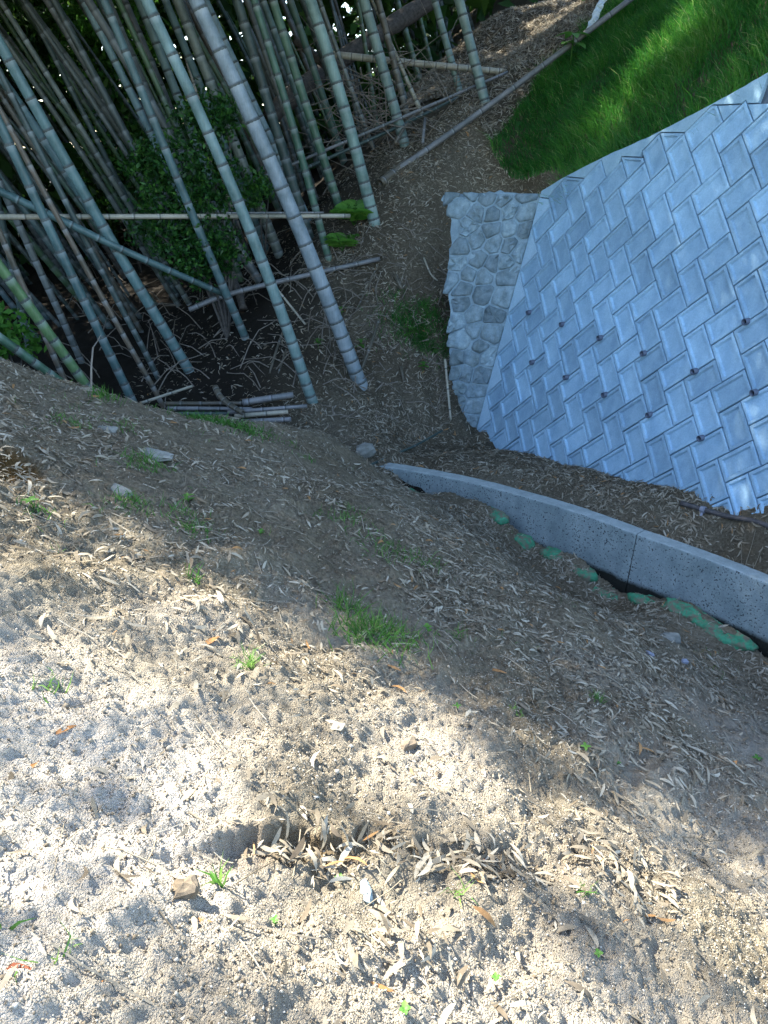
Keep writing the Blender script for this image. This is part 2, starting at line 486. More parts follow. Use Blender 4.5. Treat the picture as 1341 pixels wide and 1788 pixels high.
# small erosion scarps in the near soil: a ledge whose steep side faces the photographer
sc_c = np.array([onz(q[0], q[1], q[2])[:2] for q in [(250, 1565, -0.13), (330, 1560, -0.17), (420, 1520, -0.2), (560, 1475, -0.24), (700, 1455, -0.30), (840, 1490, -0.36), (960, 1475, -0.42), (1080, 1450, -0.48), (1200, 1470, -0.54)]])
def scarp(x, y):
    yl = np.interp(x, sc_c[:, 0], sc_c[:, 1])
    amp = np.interp(x, sc_c[:, 0], [0.0, 0.032, 0.045, 0.034, 0.018, 0.012, 0.02, 0.015, 0.0])
    d = y - yl + 0.07 * vnoise(x * 8, y * 3, 3) + 0.045 * vnoise(x * 24, y * 14, 4) + 0.02 * vnoise(x * 60, y * 50, 13)
    dip = np.where(d > 0, 1 - sstep(0, 0.035, d), 1 - sstep(0.015, 0.15, -d))
    rise = 0.35 * sstep(-0.02, 0.03, d) * (1 - sstep(0.05, 0.35, d))
    return amp * (rise - dip), amp / 0.06 * (1 - sstep(0.03, 0.085, np.abs(d + 0.02)))

def ground_z(x, y, fine=True):
    x = np.asarray(x, float); y = np.asarray(y, float)
    z = zlow_raw(x, y)
    z = z + 0.09 * vnoise(x * 1.6, y * 1.6, 1) + 0.05 * vnoise(x * 4.3, y * 4.3, 2) + 0.06 * vnoise((x - 0.8 * y) * 5.5, (x * 0.8 + y) * 2.2, 14) * (1 - sstep(3, 5.5, y))
    bk = sstep(8.1, 8.7, y) * (1 - sstep(10.3, 11, y)) * sstep(-1.2, -0.4, x) * (1 - sstep(1.2, 1.5, x))
    z = z + bk * (0.16 * vnoise(x * 3.1, y * 2.6, 15) + 0.12 * vnoise(x * 8, y * 7, 16))
    # ditch in front of the curb
    cd = curb_dist(x, y)
    run = sstep(0.2, 0.9, x) 
    z = z - 0.42 * run * (1 - sstep(0.095, 0.155, cd + 0.05 * vnoise(x * 5, y * 5, 9))) * (cd > -0.08)
    # behind the ditch: the soil stays under the curb's top
    sp, _ = scarp(x, y)
    z = z + sp
    if fine:
        near = 1 - sstep(3.5, 7, y)
        r = vnoise(x * 11, y * 11, 5)
        z = z + near * (0.034 * r + 0.020 * vnoise(x * 25, y * 23, 6) + 0.019 * np.maximum(vnoise(x * 46, y * 43, 7), -0.12) + 0.024 * np.maximum(vnoise(x * 84, y * 80, 8), -0.2))
        z = z + (1 - near) * (0.03 * r + 0.05 * vnoise(x * 6, y * 6, 12))
    return z

high = []
for hh in (0.0, 0.35, 0.92, 1.46, 2.09, 2.61, 3.4, 4.2):
    p = wall(hh, wall_top(hh)); q = p - nb * 0.42
    high.append((q[0], q[1], p[2] + 0.03))
for q in [(1341, 0, 7.1), (1200, 60, 8.05), (1100, 100, 9.0), (1000, 100, 10.4), (1000, 200, 9.2), (900, 230, 10.1), (870, 290, 9.95), (1040, 0, 11.8), (1200, 0, 9.1), (930, 290, 9.5),
          (762, 320, 10.05), (706, 248, 10.7), (760, 240, 10.5), (848, 182, 10.8), (803, 160, 11.4), (880, 90, 13.4), (960, 20, 15), (820, 300, 10.0)]:
    high.append(tuple(at(*q)))
high += [(4.5, 22, 5.6), (12, 20, 9), (9, 11, 5.5), (9, 6, 5.0), (15, 8, 8), (5.6, 3.5, 3.6), (20, 30, 11), (0.5, 19, 1.9), (2.2, 17, 3.5)]
zhigh_raw = tps_fit(high)
def bank_z(x, y):
    return zhigh_raw(x, y) + 0.07 * vnoise(np.asarray(x) * 2.3, np.asarray(y) * 2.3, 21) + 0.03 * vnoise(np.asarray(x) * 8, np.asarray(y) * 8, 22)

def graded(stops):                 # list of (start, step) ... returns 1-d nonuniform coordinates
    out = [stops[0][0]]
    for (a, sa), (b_, sb) in zip(stops[:-1], stops[1:]):
        v = out[-1]
        while v < b_:
            t = (v - a) / (b_ - a)
            v += sa + (sb - sa) * min(max(t, 0), 1)
            out.append(v)
    return np.array(out)

def grid(xs, ys, zf):
    X, Y = np.meshgrid(xs, ys)
    Zv = zf(X, Y)
    v = np.stack([X, Y, Zv], -1).reshape(-1, 3)
    nx = len(xs); ny = len(ys)
    i = np.arange(ny - 1)[:, None] * nx; j = np.arange(nx - 1)[None, :]
    f = np.stack([i + j, i + j + 1, i + nx + j + 1, i + nx + j], -1).reshape(-1, 4)
    return v, f

xs = graded([(-40, 5), (-8, 0.6), (-3.5, 0.05), (-1.5, 0.009), (1.4, 0.009), (3.2, 0.03), (5, 0.4), (30, 5)])
ys = graded([(-5, 0.6), (0.3, 0.06), (0.62, 0.009), (2.4, 0.0105), (4.5, 0.022), (9.0, 0.045), (12, 0.12), (20, 0.6), (60, 4)])
gv, gf = grid(xs, ys, ground_z)
gx, gy = gv[:, 0], gv[:, 1]
_, dug = scarp(gx, gy)
hole = onz(5, 820, 0.1)
dug = np.maximum(dug * 0.95, 0.9 * (1 - sstep(0.12, 0.2, np.hypot(gx - hole[0], gy - hole[1]))))
gv[:, 2] -= 0.10 * (1 - sstep(0.05, 0.2, np.hypot(gx - hole[0], gy - hole[1])))
pale = (1 - sstep(2.4, 3.4, gy - 0.35 * gx)) * np.clip(0.22 + 0.8 * vnoise(gx * 2.2, gy * 2.2, 31) + 0.9 * (1 - sstep(-0.7, -0.15, gx + 0.25 * vnoise(gx * 3, gy * 3, 37))) * (1 - sstep(1.5, 2.3, gy)), 0, 1) * (gy > -1)  # uneven pale soil, with full-sun brightness painted in at lower left
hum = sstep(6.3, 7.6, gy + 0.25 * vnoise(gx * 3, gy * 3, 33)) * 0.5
hum = np.maximum(hum, sstep(7.0, 8.2, gy) * (1 - sstep(-1.6, -0.2, gx)))  # left hollow: humus tone made darker to paint in the grove's shade
deep_shade = 0.9 * sstep(7.0, 8.6, gy + 0.5 * vnoise(gx * 3, gy * 3, 35)) * (1 - sstep(-1.9, -0.1, gx - 0.2 * (gy - 9) + 0.9 * vnoise(gx * 2.5, gy * 2.5, 36)))  # shade under the grove painted into the hollow floor
deep_shade = np.maximum(deep_shade, (gx > 0.2) * (1 - sstep(0.08, 0.15, np.abs(curb_dist(gx, gy)))))  # ditch shade painted into the soil beside the curb
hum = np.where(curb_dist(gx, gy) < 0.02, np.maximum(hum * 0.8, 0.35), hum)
ground = link('ground', mk_mesh('ground', gv, gf, m_soil, True, {'dug': dug, 'pale': pale, 'humus_shade': hum, 'deep_shade': deep_shade}))
tag(ground, kind='structure')
del gx, gy

# upper bank behind the wall
bx = graded([(0.45, 0.07), (5, 0.07), (8, 0.3), (30, 3)])
by = graded([(2.5, 0.07), (13, 0.07), (17, 0.3), (50, 3)])
bv, bf = grid(bx, by, bank_z)
rel = bv - W_O
dbh = -(rel[:, :2] @ nb[:2]); hh_ = rel[:, :2] @ h_ax[:2]
# wall face position (horizontal setback) at this height
setb = (bv[:, 2] - W_O[2]) * BAT
ok = (dbh > setb + 0.13) & (hh_ < HMAX - 0.1) & ((hh_ > -0.25) | (dbh > setb + 0.5))
okf = ok[bf].all(1)
ux, inv = np.unique(bf[okf], return_inverse=True)
hb = 0.55 * np.ones(len(ux))
bank = link('hillside', mk_mesh('hillside', bv[ux], inv.reshape(-1, 4), m_soil, True, {'dug': 0 * hb, 'pale': 0 * hb, 'humus_shade': hb, 'deep_shade': 0 * hb}))
tag(bank, kind='structure')

def bank_ok(x, y, margin=0.16):
    z = bank_z(x, y)
    d = -((x - W_O[0]) * nb[0] + (y - W_O[1]) * nb[1]); hh = (x - W_O[0]) * h_ax[0] + (y - W_O[1]) * h_ax[1]
    return (d > (z - W_O[2]) * BAT + margin) & ((hh > -0.25) | (d > (z - W_O[2]) * BAT + 0.5)) & (hh < HMAX - 0.1)

# ------------------------------------------------------------------ polygon helpers
def clip_poly(poly, n, c):          # keep points with n.p <= c
    out = []
    for i in range(len(poly)):
        a = poly[i]; b_ = poly[(i + 1) % len(poly)]
        da = n[0] * a[0] + n[1] * a[1] - c; db = n[0] * b_[0] + n[1] * b_[1] - c
        if da <= 0: out.append(a)
        if (da < 0) != (db < 0) and abs(da - db) > 1e-12:
            t = da / (da - db)
            out.append((a[0] + (b_[0] - a[0]) * t, a[1] + (b_[1] - a[1]) * t))
    return out

def area(poly):
    return 0.5 * sum(poly[i][0] * poly[(i + 1) % len(poly)][1] - poly[(i + 1) % len(poly)][0] * poly[i][1] for i in range(len(poly)))

def inset(poly, d):                 # convex, counter-clockwise
    res = poly
    out = list(poly)
    for i in range(len(poly)):
        a = np.array(poly[i]); b_ = np.array(poly[(i + 1) % len(poly)])
        e = b_ - a; l = np.linalg.norm(e)
        if l < 1e-6: continue
        nrm = np.array([e[1], -e[0]]) / l
        out = clip_poly(out, nrm, nrm @ a - d)
        if len(out) < 3: return []
    # drop doubled points
    o2 = []
    for p in out:
        if not o2 or math.hypot(p[0] - o2[-1][0], p[1] - o2[-1][1]) > 1e-4: o2.append(p)
    return o2

def inset_corner(poly, d):          # same vertex count: offsets each edge, intersects neighbours
    n = len(poly); out = []
    P = [np.array(p) for p in poly]
    for i in range(n):
        e0 = P[i] - P[i - 1]; e1 = P[(i + 1) % n] - P[i]
        e0 = e0 / np.linalg.norm(e0); e1 = e1 / np.linalg.norm(e1)
        n0 = np.array([-e0[1], e0[0]]); n1 = np.array([-e1[1], e1[0]])
        den = 1 + n0 @ n1
        out.append(tuple(P[i] + (n0 + n1) / max(den, 0.3) * d))
    return out

def block_geo(poly, recess=True, rim=0.030, dep=0.019, seed=0):
    """faced concrete block over a convex ccw polygon in its own plane, face at z = 0"""
    r_ = random.Random(seed)
    rings = []
    jit = lambda p, a: (p[0] + r_.uniform(-a, a), p[1] + r_.uniform(-a, a))
    p0 = [jit(p, 0.0012) for p in inset_corner(poly, 0.005)]
    p1 = [jit(p, 0.0012) for p in inset_corner(poly, 0.009)]
    rings.append([(x, y, -0.06) for x, y in p0])
    rings.append([(x, y, -0.005) for x, y in p0])
    rings.append([(x, y, 0.0) for x, y in p1])
    if recess:
        p2 = inset_corner(poly, rim); p3 = inset_corner(poly, rim + 0.011)
        if area(p3) > 0.0025 and area(p2) > area(p3):
            rings.append([(x, y, 0.0) for x, y in p2])
            rings.append([(x, y, -dep) for x, y in p3])
    n = len(poly)
    v = [q for rg in rings for q in rg]
    f = []
    for k in range(len(rings) - 1):
        for i in range(n):
            j = (i + 1) % n
            f.append((k * n + i, k * n + j, (k + 1) * n + j, (k + 1) * n + i))
    f.append(tuple(range((len(rings) - 1) * n, len(rings) * n)))
    return v, f

BL, BW = 0.35, 0.226
R2 = math.sqrt(2)
wall_base = wall(0.0, -1.6)
rw = thing('retaining_wall', wall_base, 'pale blue-grey block retaining wall laid in slanting herringbone rows below the grass bank', 'retaining wall')
def to_mat(origin, xa, ya, za, base):
    o = np.asarray(origin) - base
    return Matrix(((xa[0], ya[0], za[0], o[0]), (xa[1], ya[1], za[1], o[1]), (xa[2], ya[2], za[2], o[2]), (0, 0, 0, 1)))
whole = []
for k in range(5):
    v, f = block_geo([(0, 0), (BL, 0), (BL, BW), (0, BW)], seed=k, rim=0.028 + 0.003 * (k % 3), dep=0.020 + 0.002 * (k % 2))
    whole.append(mk_mesh('block', v, f, m_block))
u_ax = (h_ax + s_ax) / R2; w_ax = (s_ax - h_ax) / R2
def hs(u, v): return ((u + v) / R2, (u - v) / R2)
CUTS = [1.313, 1.547, 1.77, 1.985, 2.20, 2.41, 2.62]
base_s = lambda h: float(np.interp(h, [0, 0.9, 1.9, 2.7, 3.4, 4.1, 5], [-1.41, -1.39, -1.21, -1.05, -0.89, -0.68, -0.45]))
def add_cut(poly_hs, recess, seed):
    cx = sum(p[0] for p in poly_hs) / len(poly_hs); cy = sum(p[1] for p in poly_hs) / len(poly_hs)
    loc = [(p[0] - cx, p[1] - cy) for p in poly_hs]
    if area(loc) < 0: loc = loc[::-1]
    v, f = block_geo(loc, recess, seed=seed, rim=0.026)
    o = link('block', mk_mesh('block', v, f, m_block if recess else m_closer), parent=rw)
    o.matrix_local = to_mat(wall(cx, cy, random.uniform(-0.003, 0.002)), h_ax, s_ax, n_ax, wall_base)
nblk = 0
kept = []
for k in range(-6, 7):
    for j in range(0, 17):
        for kind in 'AB':
            if kind == 'A':
                u0, v0, du, dv = k * BL + j * BW, -k * BL + j * BW, BL, BW
            else:
                u0, v0, du, dv = k * BL + j * BW, -k * BL + BW + j * BW, BW, BL
            c4 = [hs(u0, v0 + dv), hs(u0 + du, v0 + dv), hs(u0 + du, v0), hs(u0, v0)]   # ccw seen from the front
            hc = sum(p[0] for p in c4) / 4; smax = max(p[1] for p in c4)
            if hc > HMAX - 0.35: continue
            if smax < base_s(hc) - 0.12: continue
            fits = all(p[1] < wall_top(p[0]) - 0.022 for p in c4)
            nblk += 1
            if fits:
                kept.append(c4)
                if kind == 'A':
                    org = wall(*hs(u0, v0 + dv)); xa, ya = u_ax, w_ax
                else:
                    org = wall(*hs(u0 + du, v0 + dv)); xa, ya = w_ax, -u_ax
                o = link('block', whole[random.randrange(5)], parent=rw)
                tilt = n_ax * 1.0 + xa * random.uniform(-0.012, 0.012) + ya * random.uniform(-0.012, 0.012)
                tilt /= np.linalg.norm(tilt)
                xa2 = xa - tilt * (xa @ tilt); xa2 /= np.linalg.norm(xa2); ya2 = np.cross(tilt, xa2)
                o.matrix_local = to_mat(org + n_ax * random.uniform(-0.004, 0.003), xa2, ya2, tilt, wall_base)
            else:
                for cut in CUTS[::-1]:
                    p = clip_poly(c4, (0, 1), cut)
                    if len(p) >= 3 and all(q[1] < wall_top(q[0]) - 0.010 for q in p) and abs(area(p)) > 0.009:
                        q2 = []
                        for q in p:
                            if not q2 or math.hypot(q[0] - q2[-1][0], q[1] - q2[-1][1]) > 0.01: q2.append(q)
                        if math.hypot(q2[0][0] - q2[-1][0], q2[0][1] - q2[-1][1]) < 0.01: q2.pop()
                        if len(q2) >= 3: add_cut(q2, True, nblk); kept.append(q2)
                        break
# plain triangular closers down the left edge
PV = BL * R2
for k in range(-4, 3):
    tri = [(0.0, k * PV), (BL / R2, k * PV + BL / R2), (0.0, (k + 1) * PV)]
    tri = clip_poly(tri, (0, 1), 1.313)
    if len(tri) >= 3 and abs(area(tri)) > 0.008: add_cut(tri, False, 900 + k); kept.append(tri)
# mortar body and coping
def slab(poly_hs, d0, d1, name, mat):
    n = len(poly_hs)
    v = [wall(a, c, d0) for a, c in poly_hs] + [wall(a, c, d1) for a, c in poly_hs]
    f = [tuple(range(n)), tuple(range(2 * n - 1, n - 1, -1))]
    for i in range(n):
        j = (i + 1) % n
        f.append((i, n + i, n + j, j))
    return child(name, v, f, mat, rw, off=wall_base)
hs_top = np.linspace(0.004, HMAX, 40)
slab([(0.004, -2.4), (HMAX, -2.4)] + [(h, float(wall_top(h)) - 0.02) for h in hs_top[::-1]], -0.036, -0.40, 'mortar_backing', m_mortar)
hcols = np.arange(0.004, HMAX, 0.006)
cov = np.full(len(hcols), -9.0)
for poly in kept:
    for i in range(len(poly)):
        (a0, c0), (a1, c1) = poly[i], poly[(i + 1) % len(poly)]
        lo, hi = min(a0, a1), max(a0, a1)
        k = (hcols >= lo) & (hcols <= hi)
        if hi - lo > 1e-6: cov[k] = np.maximum(cov[k], c0 + (c1 - c0) * (hcols[k] - a0) / (a1 - a0))
tp = wall_top(hcols) + 0.010 * vnoise(hcols * 3, 0 * hcols + 1.7) + 0.005 * vnoise(hcols * 17, 0 * hcols + 4.1)
cov = np.where(cov < -5, tp - 0.4, np.minimum(cov + 0.006, tp - 0.01))
cv = []; cfc = []
for i in range(len(hcols)):
    fr = -0.005 + 0.004 * float(vnoise(hcols[i] * 6, 2.2))
    cv += [wall(hcols[i], cov[i], -0.05), wall(hcols[i], cov[i], fr), wall(hcols[i], tp[i] - 0.012, fr), wall(hcols[i], tp[i], fr - 0.012), wall(hcols[i], tp[i], -0.36), wall(hcols[i], tp[i] - 0.3, -0.36)]
for i in range(len(hcols) - 1):
    for k in range(5): cfc.append((i * 6 + k, (i + 1) * 6 + k, (i + 1) * 6 + k + 1, i * 6 + k + 1))
cfc.append((0, 1, 2, 3, 4, 5))
child('coping', cv, cfc, m_coping, rw, off=wall_base)
# weep pipes
def pipe_geo(r, l, wall_t=0.004, n=14):
    ang = [2 * math.pi * i / n for i in range(n)]
    prof = [(r, -0.03), (r, l), (r - wall_t, l), (r - wall_t, -0.02)]
    v = [(rr * math.cos(a), rr * math.sin(a), z) for rr, z in prof for a in ang]
    f = [(k * n + i, k * n + (i + 1) % n, (k + 1) * n + (i + 1) % n, (k + 1) * n + i) for k in range(3) for i in range(n)]
    return v, f, n
v, f, n_ = pipe_geo(0.027, 0.04)
pipe_me = mk_mesh('weep_pipe', v, f, m_pipe, True)
bore_me = mk_mesh('bore', [(0.0235 * math.cos(2 * math.pi * i / 14), 0.0235 * math.sin(2 * math.pi * i / 14), 0.0) for i in range(14)], [tuple(range(14))], m_pipein)
zaxis = nb * 0.97 + np.array([0, 0, -0.05]); zaxis /= np.linalg.norm(zaxis)
for k, js in ((0, (0, 2, 4, 6, 8, 10, 12)), (-1, (1, 3, 5, 7, 9)), (1, (9, 11))):
    for j in js:
        hh = (BL + BW + 2 * j * BW) / R2 + 0.02; ss = (BL - BW) / R2 + k * PV + 0.015
        xa = np.cross(np.array([0, 0, 1.0]), zaxis); xa /= np.linalg.norm(xa); ya = np.cross(zaxis, xa)
        o = link('weep_pipe', pipe_me, parent=rw)
        o.matrix_local = to_mat(wall(hh, ss, 0.0), xa, ya, zaxis, wall_base)
        bo = link('bore', bore_me, parent=o)
        bo.location = (0, 0, 0.006)

# ------------------------------------------------------------------ rubble stone end wall
g_ax = np.array([-0.93, 0.37, 0.0]); g_ax /= np.linalg.norm(g_ax)
sn = np.cross(s_ax, g_ax); sn /= np.linalg.norm(sn)
if sn @ (CAM - W_O) < 0: sn = -sn
def stone_as(px, py):
    d = ray(px, py); t = ((W_O - CAM) @ sn) / (d @ sn); w = CAM + d * t - W_O
    M = np.stack([g_ax, s_ax], 1); q = np.linalg.lstsq(M, w, rcond=None)[0]
    return q[0], q[1]
def stone_w(a, s, d=0.0): return W_O + g_ax * a + s_ax * s + sn * d
left_px = [(776, 318), (781, 350), (788, 400), (785, 450), (779, 490), (786, 540), (784, 600), (787, 650), (791, 700), (800, 728), (815, 745)]
left_as = [stone_as(*q) for q in left_px]
s_l = np.array([q[1] for q in left_as])[::-1]; a_l = np.array([q[0] for q in left_as])[::-1]
amax = lambda s: float(np.interp(s, s_l, a_l))
s_hi = 1.36; s_lo = -1.95
st_base = stone_w(0.4, -1.7)
stw = thing('stone_wall', st_base, 'mortared rubble stone wall closing the left end of the block wall', 'stone wall')
prof = [(amax(s) + 0.015 * math.sin(s * 23), s) for s in np.linspace(s_lo, s_hi - 0.07, 26)]
outline = [(-0.02, s_lo)] + prof + [(-0.02, s_hi - 0.05)]
n = len(outline)
v = [stone_w(a, s, -0.013) for a, s in outline] + [stone_w(a, s, -0.013) - nb * 0.0 + np.array([0.26, 0.62, 0.0]) for a, s in outline]
f = [tuple(range(n)), tuple(range(2 * n - 1, n - 1, -1))] + [(i, n + i, n + (i + 1) % n, (i + 1) % n) for i in range(n)]
child('mortar_body', v, f, m_stmortar, stw, off=st_base)
# irregular cap of mortar along the top
capv = []; capn = 14
for i in range(capn + 1):
    a = -0.02 + (amax(s_hi) + 0.05) * i / capn
    for dd, zz in ((-0.02, -0.09), (-0.022, -0.03), (-0.06, 0.0), (-0.18, 0.02), (-0.4, 0.03), (-0.45, -0.1)):
        capv.append(stone_w(a, s_hi - 0.045 + 0.11 * float(vnoise(a * 7, 0.3, 44)) + zz + random.uniform(-0.028, 0.022), dd + random.uniform(-0.02, 0.02)))
capf = [(i * 6 + k, i * 6 + k + 1, (i + 1) * 6 + k + 1, (i + 1) * 6 + k) for i in range(capn) for k in range(5)]
child('mortar_cap', capv, capf, m_stmortar, stw, True, off=st_base)
seeds = []
row = 0; s = -1.85
while s < 1.33:
    hgt = random.uniform(0.15, 0.22)
    a = random.uniform(0.02, 0.10) - 0.02
    am = amax(s + hgt / 2)
    while a < am - 0.03:
        wd = random.uniform(0.11, 0.30)
        seeds.append((a + wd / 2 + random.uniform(-0.02, 0.02), s + hgt / 2 + random.uniform(-0.07, 0.07)))
        a += wd
    s += hgt
for i, (a, s) in enumerate(seeds):
    am = amax(s)
    if a > am - 0.02 or a < 0.0: continue
    poly = [(-0.01, s - 0.2), (am + 0.02, s - 0.2), (am + 0.02, min(s + 0.2, s_hi - 0.01)), (-0.01, min(s + 0.2, s_hi - 0.01))]
    for j, (a2, s2) in enumerate(seeds):
        if i == j or abs(a2 - a) > 0.5 or abs(s2 - s) > 0.5: continue
        nx, ny = a2 - a, s2 - s
        poly = clip_poly(poly, (nx, ny), (nx * (a + a2) + ny * (s + s2)) / 2)
        if len(poly) < 3: break
    if len(poly) < 3: continue
    if area(poly) < 0: poly = poly[::-1]
    poly = inset(poly, random.uniform(0.003, 0.012))
    if len(poly) < 3 or abs(area(poly)) < 0.006: continue
    # resample the outline and rough it up
    pts = []
    for k in range(len(poly)):
        p, q = np.array(poly[k]), np.array(poly[(k + 1) % len(poly)])
        m_ = max(1, int(np.linalg.norm(q - p) / 0.05))
        for t in range(m_): pts.append(p + (q - p) * t / m_)
    pts = np.array(pts); cen = pts.mean(0)
    rad = np.linalg.norm(pts - cen, axis=1); lim = np.percentile(rad, 72)
    pts = cen + (pts - cen) * np.minimum(1, (lim + 0.25 * (rad - lim)) / rad)[:, None]
    hgt = random.uniform(0.003, 0.024); tx, ty = random.uniform(-0.10, 0.10), random.uniform(-0.16, 0.05)
    rings = []
    for sc_, dz, jt in ((1.0, -0.03, 0), (0.99, -0.008, 0.004), (0.88, hgt * 0.7, 0.009), (0.5, hgt, 0.011)):
        q = cen + (pts - cen) * sc_ + rng.normal(0, jt * 0.6, pts.shape)
        rings.append([(p[0], p[1], dz + (tx * (p[0] - cen[0]) + ty * (p[1] - cen[1])) * (dz > 0) + random.gauss(0, jt)) for p in q])
    m_ = len(pts)
    v = [stone_w(*p) for rg in rings for p in rg] + [stone_w(cen[0], cen[1], hgt * 0.98)]
    f = []
    for k in range(3):
        for q in range(m_):
            f.append((k * m_ + q, k * m_ + (q + 1) % m_, (k + 1) * m_ + (q + 1) % m_, (k + 1) * m_ + q))
    for q in range(m_): f.append((3 * m_ + q, 3 * m_ + (q + 1) % m_, 4 * m_))
    # face direction: a x s handedness
    if np.cross(g_ax, s_ax) @ sn < 0: f = [tuple(reversed(t)) for t in f]
    child('stone', v, f, m_stone, stw, random.random() < 0.4, off=st_base)

# ------------------------------------------------------------------ concrete drain curb
def catmull(P, n=8):
    P = np.asarray(P, float); out = []
    for i in range(len(P) - 1):
        p0 = P[max(i - 1, 0)]; p1 = P[i]; p2 = P[i + 1]; p3 = P[min(i + 2, len(P) - 1)]
        for t in np.linspace(0, 1, n, endpoint=False):
            out.append(0.5 * ((2 * p1) + (-p0 + p2) * t + (2 * p0 - 5 * p1 + 4 * p2 - p3) * t * t + (-p0 + 3 * p1 - 3 * p2 + p3) * t ** 3))
    out.append(P[-1]); return np.array(out)
curb_s = catmull(curb_path, 8)
cb = curb_s[24] - np.array([0, 0, 0.8])
curb = thing('drain_curb', cb, 'grey pitted concrete drain curb curving along the foot of the soil slope', 'curb')
def curb_panel(path, name='curb_panel'):
    t, _, _ = frames(path)
    t2 = t.copy(); t2[:, 2] = 0; t2 /= np.linalg.norm(t2, axis=1)[:, None]
    back = np.stack([-t2[:, 1], t2[:, 0], 0 * t2[:, 0]], 1)     # to the left of travel = away from the photographer
    prof = [(-0.035, -0.85), (-0.021, -0.52), (-0.016, -0.40), (0.0, -0.016), (0.004, -0.006), (0.014, 0.0), (0.125, -0.002), (0.137, -0.014), (0.15, -0.85)]
    vs = []
    for i, p in enumerate(path):
        for k, (b_, z) in enumerate(prof):
            jz = 0.004 * float(vnoise(i * 1.3, k * 2.1, 40)) if k in (3, 4, 5, 6) else 0
            vs.append(p + back[i] * (b_ + jz) + np.array([0, 0, z + jz]))
    m_ = len(prof); nn = len(path)
    f = [(i * m_ + k, (i + 1) * m_ + k, (i + 1) * m_ + k + 1, i * m_ + k + 1) for i in range(nn - 1) for k in range(m_ - 1)]
    f += [tuple(range(m_)), tuple(range((nn - 1) * m_ + m_ - 1, (nn - 1) * m_ - 1, -1))]
    shade_w = []  # weights of the painted ditch shade, strongest at the foot
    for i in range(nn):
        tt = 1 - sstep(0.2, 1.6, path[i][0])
        shade_w += [1, float(1 - 0.3 * tt), 0.02, 0, 0, 0, 0, 0, 0][:m_]
    o = child(name, vs, f, m_curb, curb, off=cb, attrs={'deep_shade': shade_w})
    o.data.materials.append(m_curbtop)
    for p in o.data.polygons:
        if p.normal.z > 0.6: p.material_index = 1
    return o
dj = curb_s[49] - curb_s[48]; dj /= np.linalg.norm(dj)
pa = curb_s[:49].copy(); pa[-1] = pa[-1] - dj * 0.004
pb = curb_s[48:].copy(); pb[0] = pb[0] + dj * 0.004
pb[:, 2] += 0.002
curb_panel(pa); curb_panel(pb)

# ------------------------------------------------------------------ lumps: bags and stones
def lump(rx, ry, rz, seed, nu=14, nv=9, power=0.75, rough=0.08):
    v = []; r_ = np.random.default_rng(seed)
    o1, o2 = r_.random(2) * 50
    for i in range(nv + 1):
        ph = -math.pi / 2 + math.pi * i / nv
        for j in range(nu):
            th = 2 * math.pi * j / nu
            sp = lambda x: math.copysign(abs(x) ** power, x)
            x, y, z = sp(math.cos(ph)) * sp(math.cos(th)), sp(math.cos(ph)) * sp(math.sin(th)), sp(math.sin(ph))
            k = 1 + rough * 2 * float(vnoise(x * 2 + o1 + z, y * 2 + o2, seed % 13)) + rough * float(vnoise(x * 5 + o2, y * 5 + z * 4, seed % 7))
            v.append((x * rx * k, y * ry * k, z * rz * k))
    f = [(i * nu + j, i * nu + (j + 1) % nu, (i + 1) * nu + (j + 1) % nu, (i + 1) * nu + j) for i in range(nv) for j in range(nu)]
    return np.array(v), f

def rot_z(v, a):
    c, s_ = math.cos(a), math.sin(a)
    v = np.asarray(v, float)
    return np.stack([v[:, 0] * c - v[:, 1] * s_, v[:, 0] * s_ + v[:, 1] * c, v[:, 2]], 1)

def gz(x, y): return float(ground_z(np.array([x]), np.array([y]))[0])
def bz(x, y): return float(bank_z(np.array([x]), np.array([y]))[0])

def hit_ground(px, py, zf=None):    # march a pixel ray to the terrain
    zf = zf or gz
    d = ray(px, py)
    t = np.linspace(0.8, 22, 1500)
    P = CAM + d[None, :] * t[:, None]
    Zt = (ground_z if zf is gz else bank_z)(P[:, 0], P[:, 1])
    k = np.argmax(P[:, 2] < Zt)
    return P[k]

